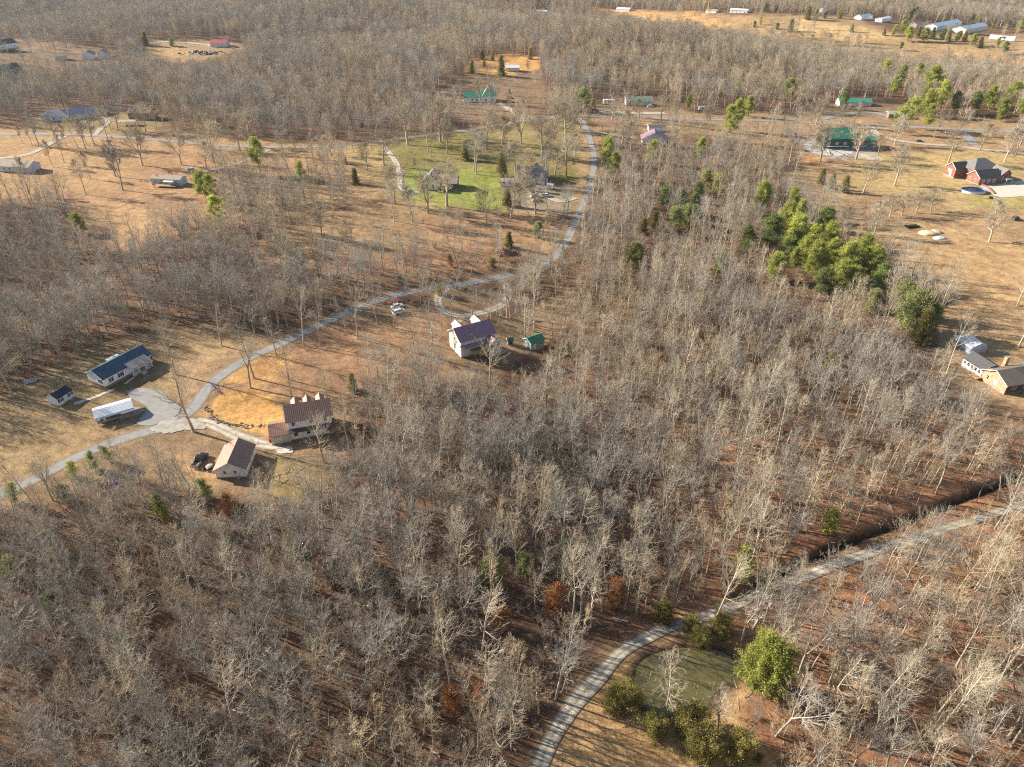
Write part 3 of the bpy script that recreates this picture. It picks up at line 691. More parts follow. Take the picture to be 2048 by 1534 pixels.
# brick house at the right edge
h = House('brick_ranch_house', 'tan brick house with grey roof, white sunroom and chimney at right edge', 'house', (2007, 789), ang=14, L=22)
bx_ = (0, 0, 22, 9.2); h.body(bx_, 3.3, 2.3, BRICK_TAN, BROWNSH, base=.3, ov=.55)
h.window(bx_, 'L', 2.4, 1.3, .9, 1.3); h.window(bx_, 'L', 5.4, 1.1, 1.1, 1.5, pane=GLASS_L)
for u in (3, 7): h.window(bx_, 'F', u, 1.2, 1.1, 1.4)
MB().box(.05, -.04, .3, 21.9, -.006, 3.2).build('front_shade_sheet', mat('shaded_front_brick', (.11, .075, .065), .85, .3, 2), h.root)  # dark sheet over the tan brick, the front's shade put into its colour
b2 = (.2, 9.25, 6.6, 17.0); h.body(b2, 2.9, 1.6, WHITE, DARKSH, 'y', base=.3, ov=.4, name='sunroom_wall')
for u in (.9, 2.35, 3.8, 5.25, 6.7): h.window(b2, 'L', u, 1.35, .85, 1.0)
ch = MB().box(6.9, 8.6, 3.2, 8.0, 9.6, 6.6).build('chimney', BRICK_TAN, h.root); MB().box(6.8, 8.5, 6.6, 8.1, 9.7, 6.75).build('cap', CONC_GREY, ch)
MB().box(-2.2, 8.4, .5, -.1, 11.2, .7).build('side_deck', WOODNEW, h.root)
h = House('metal_shed', 'blue-white metal garage shed with rounded eaves behind the tan brick house', 'shed', (1939, 709), ang=11, L=5.8)
w_ = striped('blue_white_steel', (.42, .53, .66), 'Z', .3, .25, .45, metal=.2, var=.12)
MB().prism([(0, -.6), (5.8, -.6), (5.8, 2.5), (2.9, 3.6), (0, 2.5)], 0, 7.4, 'y').build('wall', w_, h.root)
MB().chevron([(-.3, 2.15), (-.12, 2.55), (.3, 2.82), (2.9, 3.78), (5.5, 2.82), (5.92, 2.55), (6.1, 2.15)], .06, -.15, 7.55, 'y').build('roof', STEEL, h.root)
h.door((0, 0, 5.8, 7.4), 'F', 2.6, 2.6, 2.2, .05, w_); FOOT_BOX.append((h.P0[:2], h.ang, (0, 0, 5.8, 7.4)))

# big red brick house
h = House('brick_house', 'large red brick house with dark hipped roof beside the round pool', 'house', (1956, 370), ang=14, L=16)
g1 = (0, 0, 14, 8.6); h.body(g1, 3.6, 2.9, BRICK, DARKSH, 'x', base=.3, ov=.45)
m1 = (3.5, 8.65, 21, 22); h.body(m1, 5.2, 4.2, BRICK, GREYSH, base=.3, ov=.5, hip=True)
l1 = (-3.2, 14.0, 5, 21.2); h.body(l1, 4.8, 2.6, BRICK, DARKSH, 'x', base=.3, ov=.45)
r1 = (14.05, .8, 20.5, 8.6); h.body(r1, 4.4, 2.6, BRICK, GREYSH, 'y', base=.3, ov=.45)
for u in (2.2, 5.9): h.window(g1, 'L', u, 1.4, .9, 1.2)
for u in (2.6, 6.0, 9.4): h.window(g1, 'F', u, .5, 1.7, 2.1, GLASS_L)
h.window(l1, 'L', 3.4, 2.3, 2.6, 1.5, GLASS_L); h.door(l1, 'L', 4.2, 1.4, 1.8, .3)
for u in (1.8, 4.4): h.window(r1, 'F', u, 1.3, .9, 1.3, GLASS_L)

# green roofed house on its stony bank
h = House('green_roof_house', 'large house with dark green metal roofs on the stony bank near highway', 'house', (1646, 297), (1690, 298), L=17)
g1 = (0, 0, 17, 13); h.body(g1, 6.6, 4.4, mat('dark_green_boards', (.05, .10, .075), .7, .2, 1), GREENMETAL, base=.4, ov=.9)
g2 = (17.1, 2.0, 34, 13.5); h.body(g2, 4.8, 3.6, mat('grey_green_boards', (.12, .17, .16), .7, .2, 1), striped('mid_green_metal_roof', (.10, .27, .20), 'X', .5, .3, .45), base=.4, ov=.8, hip=True)
for u in (3, 8, 13): h.window(g1, 'F', u, 2.4, 1.6, 1.4, GLASS_L)
h.window(g2, 'F', 5, 1.2, 1.2, 1.3); h.window(g2, 'F', 11, 1.2, 1.2, 1.3)
MB().box(2, -2.2, 1.6, 15, -.05, 1.8).build('deck', TRIM, h.root)

# house with pyramid roof, green
h = House('steep_roof_house', 'white house with green roof and one steep pale green pyramid roof', 'house', (928, 205), (992, 204), L=25)
g1 = (0, 0, 15, 10); h.body(g1, 4.0, 2.8, WHITE, GREENMETAL, base=.3, ov=.5)
g2 = (14.6, -1.5, 24.6, 9.5); h.body(g2, 5.0, 7.6, WHITE, MINT, base=.3, ov=.5, hip=True)
for u in (3, 6.5, 10): h.window(g1, 'F', u, 1.4, 1.0, 1.4)
h.window(g1, 'L', 5, 1.4, 1.2, 1.4)
for u in (2.5, 7.5): h.window(g2, 'F', u, 1.6, 1.2, 1.5)

h = House('stone_wing_house', 'grey-roofed house with cross gable and porch on the green lawn', 'house', (846, 380), (915, 382), L=17.5)
g1 = (0, 0, 8, 13); h.body(g1, 4.6, 3.2, CREAM, GREYSH, 'y', base=.3, ov=.5)
g2 = (8.05, 1.2, 17.5, 11); h.body(g2, 3.6, 2.8, mat('porch_shade_boards', (.13, .10, .085), .8, .2, 1), striped('speckled_metal_roof', (.30, .27, .25), 'X', .5, .3, .5, var=.45), base=.3, ov=.6)  # boards under the speckled roof coloured dark to paint in the porch shade
for u in (2, 5.5): h.window(g1, 'F', u, 1.4, 1.1, 1.4)
for u in (3, 7): h.window(g2, 'F', u, 1.2, 1.0, 1.3)
h.window(g1, 'L', 5, 1.4, 1.2, 1.4)

h = House('tree_shaded_house', 'big house with slate-grey roof half hidden by bare trees near side road', 'house', (1036, 368), (1096, 368), L=16)
g1 = (0, 0, 16, 12); h.body(g1, 3.6, 4.2, GREYW, mat('slate_grey_shingle', (.155, .155, .165), .85, .2, 2), 'x', base=.3, ov=.5)
g2 = (8, 7, 12.5, 13.2); h.body(g2, 5.2, 2.6, GREYW, DARKSH, 'y', base=.3, ov=.3)
for u in (2.5, 6, 10, 13.5): h.window(g1, 'F', u, 1.3, 1.1, 1.3)
b2 = (-9.5, -4, -.1, 1.5); h.body(b2, 2.6, .9, WHITE, TANSH, base=.3, ov=.3)
for u in (2, 5): h.window(b2, 'F', u, 1.1, 1.0, 1.2)

def simple(name, label, cat, A, B, D, hw, hr, wall, roof, ridge='x', wins=2, ov=.4, L=None, hip=False, ang=None, pane=None, group=None):
    h = House(name, label, cat, A, B, ang, L, group); bx = (0, 0, h.L, D)
    h.body(bx, hw, hr, wall, roof, ridge, ov, .3, hip=hip)
    n = wins + 1
    for k in range(n):
        u = h.L * (k + .6) / (n + .2)
        if k == n // 2: h.door(bx, 'F', u, 1.0, min(2.0, hw - .6))
        else: h.window(bx, 'F', u, min(1.3, hw - 1.6), 1.0, min(1.2, hw - 1.5), pane)
    if hw > 2.3: h.window(bx, 'L', D / 2, 1.2, 1.0, 1.1, pane)
    return h
simple('purple_roof_cottage', 'small house with pink-lit purple gable roof beside white boxy shed', 'house', (1284, 289), (1334, 291), 12, 3.0, 3.8, WHITE, striped('purple_metal_roof_cross', (.31, .19, .225), 'Y', .5, .3, .45), 'y', ov=.8)
simple('white_boxy_shed', 'white boxy shed with dark low roof behind the purple gabled cottage', 'shed', (1297, 263), (1331, 264), 6, 3.0, .6, WHITE, DARKSH, wins=1)
simple('mint_roof_house', 'pale house with dull green roof beyond the highway behind bare trees', 'house', (1252, 211), (1304, 212), 9, 3.4, 2.2, GREYW, striped('dull_green_roof', (.17, .27, .22), 'X', .5, .3, .6), wins=3)
simple('hidden_green_house', 'low house with bright green roof behind dark cedar beyond highway', 'house', (1678, 213), (1742, 213), 9, 3.2, 2.0, CREAM, striped('teal_green_roof', (.05, .30, .22), 'X', .5, .3, .5), wins=3)
h = House('roadside_stand', 'roadside stand with pale green roof and pink-red wall beside the highway', 'stand', (1776, 237), (1812, 238), L=12.5)
h.body((0, 0, 12.5, 6), 3.4, 1.2, mat('pink_red_boards', (.42, .16, .14), .7, .2, 1), MINT, base=.3, ov=.8); h.door((0, 0, 12.5, 6), 'F', 4, 1.2); h.window((0, 0, 12.5, 6), 'F', 8, 1.2, 2.0, 1.1)
simple('long_white_house', 'long pale house with tan roof at left edge by its curved drive', 'house', (-6, 343), (60, 347), 9.4, 3.3, 2.1, mat('pale_blue_white_siding', (.58, .61, .66), .6, .1, 2), TANSH, wins=5, ov=.5)
h = simple('mobile_home', 'pale blue mobile home with tan roof, deck and white awning', 'mobile home', (304, 370), (362, 373), 6.6, 3.6, 1.1, mat('pale_blue_vinyl', (.42, .50, .58), .6, .1, 2), TANSH, wins=3, ov=.35)
dk = MB().box(4, -4.0, .95, 16, -.1, 1.15).build('deck', WOODNEW, h.root)
for x in (4.2, 8, 12, 15.8): MB().box(x - .09, -3.95, -1.2, x + .09, -3.77, .95).build('post', WOOD_, dk)
MB().box(8.6, -2.8, 3.0, 14, -.1, 3.1).build('awning', TRIM, h.root)
for x in (8.8, 13.8): MB().box(x - .05, -2.75, 1.15, x + .05, -2.65, 3.0).build('awning_post', TRIM, h.root)
h = House('blue_roof_house', 'house with grey hipped roof and dark blue gabled wing beyond left road', 'house', (84, 244), (152, 241), L=27)
h.body((0, 0, 17, 12), 3.2, 3.4, GREYW, mat('blue_grey_weathered_roof', (.22, .235, .26), .8, .2, 1.5), base=.3, hip=True); h.body((17.05, 4, 27, 15), 3.4, 3.0, GREYW, mat('dark_blue_metal_roof', (.06, .10, .19), .5, .2, 1), base=.3)
for u in (3, 8, 13): h.window((0, 0, 17, 12), 'F', u, 1.2, 1.2, 1.2)
simple('white_edged_house', 'low dark-roofed house with white roof edge left of the brown barn', 'house', (168, 230), (206, 231), 10, 3.0, 2.4, GREYW, GREYSH, 'y', wins=1, ov=.6)
simple('brown_barn', 'brown barn with patched roof among bare trees beyond the left road', 'barn', (258, 238), (302, 240), 11, 4.2, 2.6, WOOD_, BROWNSH, wins=1, ov=.5)
h = House('open_shelter', 'low open pole shelter with tan roof in front of brown barn', 'shelter', (236, 252), (268, 252), L=12)
MB().box(0, 0, 2.5, 12, 6, 2.66).build('roof', TANSH, h.root)
for x in (.2, 6, 11.8):
    for y in (.2, 5.8): MB().box(x - .1, y - .1, -.5, x + .1, y + .1, 2.5).build('post', WOOD_, h.root)
simple('red_roof_house', 'white house with red metal roof in the far left clearing', 'house', (421, 94), (452, 95), 13, 4.0, 3.0, GREYW, REDROOF, wins=2)
simple('far_white_house', 'far white house with dark roof in trees at upper left edge', 'house', (-14, 102), (40, 101), 16, 5.0, 4.0, WHITE, DARKSH, wins=3)
simple('gabled_white_house', 'far white house with twin gables hidden in upper left trees', 'house', (165, 119), (190, 119), 14, 4.2, 3.4, WHITE, GREYSH, 'y', wins=1)
simple('twin_gable_wing', 'far white steep-gabled house just right of twin gabled one', 'house', (196, 117), (216, 117), 13, 4.2, 4.2, WHITE, GREYSH, 'y', wins=1)
simple('pale_farm_shed', 'far pale shed left of the white gabled houses at upper left', 'shed', (110, 120), (136, 120), 9, 3.0, 1.8, CREAM, TANSH, wins=1)
simple('dark_roof_house', 'house with large charcoal roof at upper left edge', 'house', (-30, 157), (50, 152), 15, 3.6, 4.0, BROWNSH, DARKSH, wins=2)
simple('clearing_shed', 'grey shed at the edge of the orange dirt clearing', 'shed', (1012, 143), (1038, 144), 9, 3.2, 1.6, GREYW, STEEL, wins=1)
simple('white_mobile_home', 'far white mobile home alone on the tan field at top', 'mobile home', (1459, 26), (1494, 26), 9, 4.2, 1.6, WHITE, STEEL, wins=3)
simple('tan_field_shed', 'far tan shed left of white mobile home at top', 'shed', (1411, 26), (1432, 26), 8, 3.4, 1.6, CREAM, TANSH, wins=1)
simple('blue_roof_farmhouse', 'far white house with pale blue roof at the top wood edge', 'house', (1645, 25), (1668, 25), 11, 4.2, 2.4, WHITE, BLUESTEEL, wins=2)
simple('round_top_shed', 'far white shed with bleached roof right of the blue-roofed farmhouse', 'shed', (1722, 40), (1744, 40), 10, 3.4, 2.4, WHITE, STEEL, wins=1)
simple('white_field_store', 'far white box store left of the cedar row', 'shed', (1763, 45), (1781, 45), 9, 4.0, 1.0, WHITE, STEEL, wins=1)
simple('small_red_house', 'far small reddish house between cedars and the blue steel barns', 'house', (1832, 56), (1846, 56), 9, 3.6, 2.0, mat('pinkish_brick', (.42, .27, .22), .8, .2, 1), TANSH, wins=1)
simple('blue_steel_barn', 'left of two far blue steel roofed barns behind cedar row', 'barn', (1872, 62), (1918, 64), 15, 5.0, 2.4, GREYW, BLUESTEEL, wins=2)
simple('open_steel_barn', 'right of two far blue steel roofed barns with pale ends', 'barn', (1930, 68), (1970, 70), 17, 5.0, 2.6, CREAM, BLUESTEEL, wins=2)
simple('far_grey_hall', 'far grey low hall in the trees at top centre', 'hall', (1066, 28), (1094, 28), 10, 4.0, 1.6, GREYW, STEEL, wins=2)
simple('far_pale_house', 'far pale house with white roof near top right of centre', 'house', (1232, 23), (1258, 23), 10, 4.0, 2.0, CREAM, STEEL, wins=2)
# ------------------------------------------------------------------ vehicles and yard things
CARP = {c: mat(c + '_car_paint', v, .28, .04, 1, spec=.5) for c, v in dict(white=(.78, .78, .77), black=(.013, .013, .015), red=(.30, .02, .02), grey=(.10, .105, .11), silver=(.42, .43, .44)).items()}
RUBBER = mat('tyre_rubber', (.02, .02, .02), .9, .1, 2); RIM = mat('wheel_rim', (.45, .45, .46), .35, .1, 2, metal=.7)
LAMP = mat('clear_lamp_lens', (.6, .6, .58), .2, .1, 2); REDLAMP = mat('red_lamp_lens', (.35, .02, .015), .3, .1, 2)
def vehicle(label, cat, rear, front, kind, color, name='parked_car', group=None):
    r, f = at(*rear), at(*front); c = (r + f) / 2; ang = math.atan2(f[1] - r[1], f[0] - r[0])
    L, W, Ht = dict(sedan=(4.7, 1.82, 1.45), suv=(4.8, 1.92, 1.78), pickup=(5.8, 2.0, 1.88), jeep=(4.2, 1.85, 1.85))[kind]
    o = thing(name, label, cat, (c[0], c[1], HG(c[0], c[1]) + .05), ang, group); h = L / 2; y = W / 2
    hood = {'sedan': .80, 'suv': 1.0, 'pickup': 1.08, 'jeep': 1.1}[kind]; bed = .98 if kind == 'pickup' else (hood + .08 if kind == 'sedan' else hood + .1)
    c0, c1 = {'sedan': (-.32, .18), 'suv': (-.48, .22), 'pickup': (-.12, .20), 'jeep': (-.44, .2)}[kind]; c0 *= L; c1 *= L
    prof = [(-h, .32), (h - .05, .32), (h, .55), (h - .08, hood - .12), (h - .3, hood - .02), (c1 + .5, hood + .06), (c0 - .3, bed), (-h + .05, bed - .04), (-h, .6)]
    body = MB().prism(prof, -y, y, 'y')
    if kind == 'pickup':
        body = MB().prism([(c0 - .15, .32), (h - .05, .32), (h, .55), (h - .08, hood - .12), (h - .3, hood - .02), (c1 + .5, hood + .06), (c0 - .15, hood + .06)], -y, y, 'y')
    b = body.build('body', CARP[color], o, bevel=.05)
    if kind == 'pickup':
        bb = MB().box(-h, -y + .02, .4, c0 - .18, y - .02, .62).box(-h, -y + .02, .622, c0 - .18, -y + .14, 1.12).box(-h, y - .14, .622, c0 - .18, y - .02, 1.12).box(-h, -y + .142, .622, -h + .08, y - .142, 1.1)
        bb.build('cargo_bed', CARP[color] if color != 'black' else mat('grey_bed_cover', (.22, .23, .23), .6, .15, 2), o)
    zc = hood + .05
    def cab(a, e, z0, z1, ins):
        return [(a[0], -y + .06, z0), (a[1], -y + .06, z0), (a[1], y - .06, z0), (a[0], y - .06, z0), (e[0], -y + ins, z1), (e[1], -y + ins, z1), (e[1], y - ins, z1), (e[0], y - ins, z1)]
    q = [(3, 2, 1, 0), (4, 5, 6, 7), (0, 1, 5, 4), (1, 2, 6, 5), (2, 3, 7, 6), (3, 0, 4, 7)]
    MB().add(cab((c0 - .1, c1 + .45), (c0 + .25, c1 - .25), zc - .06, Ht - .09, .22), q).build('window', GLASS, o)
    MB().add(cab((c0 + .2, c1 - .2), (c0 + .3, c1 - .32), Ht - .088, Ht, .2), q).build('roof', CARP[color], o, bevel=.03)
    for sx in (-.31, .30):
        for sy in (-1, 1):
            w = MB().tube((sx * L, sy * (y - .2), .33), (sx * L, sy * (y + .02), .33), .34, n=12).build('wheel', RUBBER, o)
            MB().tube((sx * L, sy * (y + .021), .33), (sx * L, sy * (y + .035), .33), .2, n=8).build('rim', RIM, w)
    for sy in (-1, 1):
        MB().box(h - .06, sy * (y - .3) - .16, .66, h + .015, sy * (y - .3) + .16, .82).build('headlight', LAMP, o)
        MB().box(-h - .015, sy * (y - .25) - .1, .66, -h + .06, sy * (y - .25) + .1, .9).build('tail_light', REDLAMP, o)
    return o
vehicle('black pickup parked beside the white gabled garage', 'pickup', (391, 936), (410, 913), 'pickup', 'black', 'pickup_truck')
vehicle('white suv nearest of three cars beside the road bend', 'car', (789, 629), (808, 624), 'suv', 'white')
vehicle('white sedan middle of three cars beside the road bend', 'car', (785, 617), (804, 612), 'sedan', 'white')
vehicle('dark red car farthest of three beside the road bend', 'car', (781, 608), (799, 604), 'sedan', 'red')
vehicle('dark car on the gravel by the cross-gabled lawn house', 'car', (810, 387), (830, 387), 'sedan', 'black')
vehicle('black truck nose-on at the lawn edge below shaded house', 'pickup', (1007, 399), (1009, 410), 'pickup', 'black', 'pickup_truck')
vehicle('white car left in the yard of the shaded house', 'car', (1061, 395), (1077, 393), 'sedan', 'white')
vehicle('white car right in the yard of the shaded house', 'car', (1083, 394), (1101, 393), 'suv', 'white')
vehicle('low silver car in front of the other yard cars', 'car', (1064, 403), (1081, 401), 'sedan', 'silver')
vehicle('white car at the drive end behind the mobile home', 'car', (376, 343), (393, 341), 'suv', 'white')
vehicle('dark open jeep alone on the right tan field', 'jeep', (2024, 441), (2036, 438), 'jeep', 'grey', 'parked_jeep')
vehicle('white car in front of the dull green roofed house', 'car', (1293, 214), (1308, 214), 'sedan', 'white')
vehicle('dark car beside the steep-roofed white house', 'car', (1014, 198), (1026, 197), 'suv', 'black')
vehicle('blue-grey car under the pines by the highway', 'car', (1830, 284), (1846, 284), 'sedan', 'grey')

def box_trailer(label, cat, rear, front, W, Hh, m, roofm, name, group=None, cab=False):
    r, f = at(*rear), at(*front); c = (r + f) / 2; ang = math.atan2(f[1] - r[1], f[0] - r[0]); L = float(np.hypot(*(f - r)[:2]))
    o = thing(name, label, cat, (c[0], c[1], HG(c[0], c[1])), ang, group)
    MB().box(-L / 2, -W / 2, .7, L / 2, W / 2, Hh).build('body', m, o, bevel=.08)
    MB().box(-L / 2 + .1, -W / 2 + .1, Hh + .003, L / 2 - .1, W / 2 - .1, Hh + .05).build('roof', roofm, o)
    for sx in (-.3, -.2):
        for sy in (-1, 1):
            MB().tube((sx * L, sy * (W / 2 - .25), .42), (sx * L, sy * (W / 2 - .02), .42), .42, n=10).build('wheel', RUBBER, o)
    MB().box(L / 2 + .01, -.08, .5, L / 2 + 1.3, .08, .68).build('hitch', BLACKP, o)
    MB().box(-L * .1, -W / 2 - .02, Hh * .5, L * .15, -W / 2 - .004, Hh * .75).build('window', GLASS, o)
    return o
box_trailer('white camper trailer with rusty roof in the shaded house yard', 'trailer', (1071, 383), (1094, 386), 2.6, 3.2, CARP['white'], RUST, 'camper_trailer')
box_trailer('small white camper behind the rusty-roofed trailer', 'trailer', (1094, 377), (1107, 379), 2.4, 2.7, CARP['white'], TRIM, 'camper_trailer')
box_trailer('domed white camper left of the dull green roofed house', 'trailer', (1206, 209), (1228, 209), 3.0, 3.6, CARP['white'], TRIM, 'camper_trailer')
box_trailer('long white semi trailer at the far right field', 'trailer', (1978, 79), (2029, 83), 3.6, 5.2, TRIM, TRIM, 'semi_trailer')
box_trailer('white box trailer by the highway front yards', 'trailer', (1397, 221), (1410, 221), 2.6, 3.0, CARP['white'], TRIM, 'cargo_trailer')

# utility trailer with a pale load beside the pickup
def open_trailer(label, rear, front, load, lm, W=1.7):
    r, f = at(*rear), at(*front); c = (r + f) / 2; ang = math.atan2(f[1] - r[1], f[0] - r[0]); L = float(np.hypot(*(f - r)[:2]))
    o = thing('utility_trailer', label, 'trailer', (c[0], c[1], HG(c[0], c[1])), ang)
    MB().box(-L / 2, -W / 2, .45, L / 2, W / 2, .55).box(-L / 2, -W / 2, .552, L / 2, -W / 2 + .06, .85).box(-L / 2, W / 2 - .06, .552, L / 2, W / 2, .85).build('tray', BLACKP, o)
    for sy in (-1, 1): MB().tube((0, sy * (W / 2 + .03), .32), (0, sy * (W / 2 + .22), .32), .32, n=10).build('wheel', RUBBER, o)
    MB().box(L / 2, -.05, .42, L / 2 + 1.1, .05, .5).build('drawbar', BLACKP, o)
    ld = thing('load_heap', load, 'load', (c[0], c[1], HG(c[0], c[1]) + .56), ang)
    MB().blob((0, 0, .28), (L * .42, W * .40, .30), 4, 10, 6, .25).build('heap', lm, ld)
open_trailer('low trailer beside the black pickup and garage', (413, 944), (425, 931), 'pale bundled load lying on the low trailer by the garage', mat('pale_sacking', (.48, .43, .36), .9, .3, 3))
open_trailer('black flat trailer standing on the right field above wood chips', (1810, 456), (1836, 453), 'dark branches heaped on the black field trailer', mat('dark_brush_load', (.05, .045, .04), .9, .4, 2), 2.2)

# pontoon boat under the carport
c_ = at(212, 846); bo = thing('pontoon_boat', 'pontoon boat with black rails and white seats under the metal carport', 'boat', (c_[0] + .6, c_[1] + 1.2, HG(c_[0], c_[1])), CARPORT.ang)
for y in (-.8, .8): MB().tube((-3, y, .75), (2.6, y, .75), .32, n=10).tube((2.61, y, .75), (3.3, y, .95), .32, .06, n=10).build('pontoon', mat('dull_aluminium', (.4, .41, .42), .4, .1, 2, metal=.6), bo)
MB().box(-3, -1.2, 1.1, 2.9, 1.2, 1.2).build('deck', mat('grey_carpet_deck', (.2, .2, .2), .9, .1, 2), bo)
for y in (-1.15, 1.12): MB().box(-2.9, y, 1.65, 2.8, y + .04, 1.72).box(-2.9, y, 1.22, -2.8, y + .04, 1.648).box(0, y, 1.22, .1, y + .04, 1.648).box(2.7, y, 1.22, 2.8, y + .04, 1.648).build('railing', BLACKP, bo)
for x, y in ((-2.5, -.6), (-2.5, .6), (1.8, .6)): MB().box(x - .4, y - .4, 1.203, x + .4, y + .4, 1.85).build('seat', CARP['white'], bo, bevel=.08)
MB().box(-3.6, -.25, .9, -3.05, .25, 1.9).build('outboard_motor', CARP['white'], bo, bevel=.08)
c_ = at(62, 764); bo = thing('small_boat', 'small pale boat lying on the grass left of the white house', 'boat', (c_[0], c_[1], HG(c_[0], c_[1])), .6)
MB().add([(-1.7, -.6, 0), (-1.7, .6, 0), (1.0, .6, 0), (1.9, 0, .15), (1.0, -.6, 0), (-1.7, -.75, .65), (-1.7, .75, .65), (1.0, .75, .65), (2.2, 0, .7), (1.0, -.75, .65)], [(0, 1, 2, 3, 4), (0, 5, 6, 1), (1, 6, 7, 2), (2, 7, 8, 3), (3, 8, 9, 4), (4, 9, 5, 0)]).build('hull', mat('pale_boat_paint', (.5, .53, .55), .5, .15, 2), bo)
MB().box(-.3, -.68, .45, .1, .68, .52).build('seat', WOODNEW, bo)
BLUE = mat('blue_plastic', (.02, .06, .30), .35, .1, 2)
for k, (x, y) in enumerate(((213, 965), (222, 956), (228, 963), (234, 969))):
    p = at(x, y); o = thing('blue_barrel', ('leftmost', 'farthest', 'middle', 'rightmost')[k] + ' of four blue barrels among saplings below the lower road', 'barrel', (p[0], p[1], HG(p[0], p[1])), 0, 'blue barrels')
    MB().tube((0, 0, 0), (0, 0, .45), .30, .36, 10).tube((0, 0, .45), (0, 0, .95), .36, .30, 10).build('drum', BLUE, o, smooth=True)
    MB().tube((0, 0, .951), (0, 0, .99), .27, .27, 10).build('lid', BLUE, o)

# round pool beside the brick house
c_ = at(1946, 384); pl = thing('garden_pool', 'oval above-ground pool with blue rim and white wall beside red brick house', 'pool', (c_[0], c_[1], HG(c_[0], c_[1])), -.08)
def ring(rx, ry, z0, z1, t, n=36):
    V = []; F = []
    for i in range(n):
        a = 2 * pi * i / n
        V += [(rx * cos(a), ry * sin(a), z0), (rx * cos(a), ry * sin(a), z1), ((rx - t) * cos(a), (ry - t) * sin(a), z1), ((rx - t) * cos(a), (ry - t) * sin(a), z0)]
    for i in range(n):
        j = (i + 1) % n
        for k in range(4): F.append((4 * i + k, 4 * j + k, 4 * j + (k + 1) % 4, 4 * i + (k + 1) % 4))
    return V, F
MB().add(*ring(5.9, 4.6, -.3, 1.3, .12)).build('pool_wall', CARP['white'], pl)
MB().add(*ring(6.05, 4.75, 1.303, 1.40, .5)).build('rim', mat('bright_blue_rim', (.02, .16, .50), .4, .1, 2), pl)
MB().add([(5.6 * cos(2 * pi * i / 36), 4.3 * sin(2 * pi * i / 36), 1.05) for i in range(36)], [tuple(range(36))]).build('cover', mat('dark_blue_pool_cover', (.015, .03, .075), .25, .3, .6), pl)
for (x, y, hh, m, rx, lab) in ((1856, 467, 1.3, 'wood_chip', (4.2, 3.0), 'left pale heap of wood chips on the right field'), (1871, 465, 1.2, 'wood_chip', (3.2, 2.4), 'right pale heap of wood chips on the right field'), (1879, 477, .9, 'white_gravel_heap', (2.9, 1.8), 'small white heap in front of the wood chip heaps')):
    p = at(x, y); o = thing('chip_heap' if m == 'wood_chip' else 'gravel_heap', lab, 'heap', (p[0], p[1], HG(p[0], p[1])), 0)
    mm = mat(m, (.66, .53, .33) if m == 'wood_chip' else (.62, .63, .64), .95, .3, 1.2, bump=.6); MB().blob((0, 0, -.1), (*rx, hh), int(x), 16, 10, .12).build('heap', mm, o, smooth=True)
p = at(1981, 397); o = thing('garden_tractor', 'small dark garden tractor on grass below the patio', 'tractor', (p[0], p[1], HG(p[0], p[1])), .3)
MB().box(-.2, -.35, .35, 1.0, .35, .95).build('bonnet', BLACKP, o, bevel=.06); MB().box(-.75, -.3, .5, -.3, .3, 1.15).build('seat', BLACKP, o, bevel=.05)
for x, r_ in ((-.5, .36), (.75, .24)):
    for y in (-.45, .36): MB().tube((x, y, r_), (x, y + .14, r_), r_, n=10).build('wheel', RUBBER, o)
p = at(2012, 367); o = thing('patio_canopy', 'white-framed patio canopy in front of the red brick house', 'canopy', (p[0], p[1], HG(p[0], p[1]) + .1), .24)
MB().box(-2, -1.4, 2.5, 2, 1.4, 2.6).build('roof', mat('canvas_grey', (.45, .46, .45), .8, .1, 2), o)
for x in (-1.9, 1.9):
    for y in (-1.3, 1.3): MB().box(x - .06, y - .06, 0, x + .06, y + .06, 2.5).build('post', TRIM, o)
wp = spline(at([1962, 1972, 1980, 1988], [372, 375, 381, 388])[:, :2], 1.0); o = thing('brick_wall', 'low curved red brick wall between pool and patio', 'wall', (wp[0, 0], wp[0, 1], HG(*wp[0])), 0)
b = MB()
for a_, c2 in zip(wp[:-1], wp[1:]):
    d = (c2 - a_) / np.linalg.norm(c2 - a_); nn = np.array([-d[1], d[0]]) * .25; V = [(*(q - wp[0]), z) for z in (-.4, 1.1) for q in (a_ - nn, c2 - nn, c2 + nn, a_ + nn)]
    b.add(V, [(3, 2, 1, 0), (4, 5, 6, 7), (0, 1, 5, 4), (2, 3, 7, 6), (1, 2, 6, 5), (3, 0, 4, 7)])
b.build('wall', BRICK, o)

# poles
POLEW = mat('grey_pole_wood', (.30, .25, .20), .9, .25, 2, stretch=(4, 4, .5))
def pole(label, base, h, arms=1, can=True, rz=0.3):
    p = at(*base); o = thing('utility_pole', label, 'utility pole', (p[0], p[1], HG(p[0], p[1])), rz, 'utility poles'); MB().tube((0, 0, -.5), (0, 0, h), .17, .11, 8).build('shaft', POLEW, o)
    for k in range(arms):
        ca = MB().box(-1.2, -.16, h - .7 - k * 1.0, 1.2, -.06, h - .56 - k * 1.0).build('crossarm', POLEW, o)
        for x in (-1.05, -.5, .5, 1.05): MB().tube((x, -.11, h - .56 - k), (x, -.11, h - .36 - k), .05, n=6).build('insulator', CARP['silver'], ca)
    if can: MB().tube((0, -.42, h - 2.9), (0, -.42, h - 1.9), .26, n=10).build('transformer', CARP['silver'], o)
    return o
pole('pole with transformer beside the bottom right gravel drive', (1527, 1247), 8.5, 0)
pole('utility pole with crossarm at the highway junction corner', (1188, 247), 14, 2, False, 0)
pole('tall pole with transformer beside the side road above loop drive', (1066, 561), 12, 0)
pole('dark pole beside the curved drive of cross-gabled house', (807, 396), 11, 0)
pole('thin pole beside highway near the green bank house', (1754, 262), 13, 1, False, 0)
p = at(953, 606); o = thing('flagpole', 'white flagpole with striped flag inside the loop drive', 'flagpole', (p[0], p[1], HG(p[0], p[1])), .5)
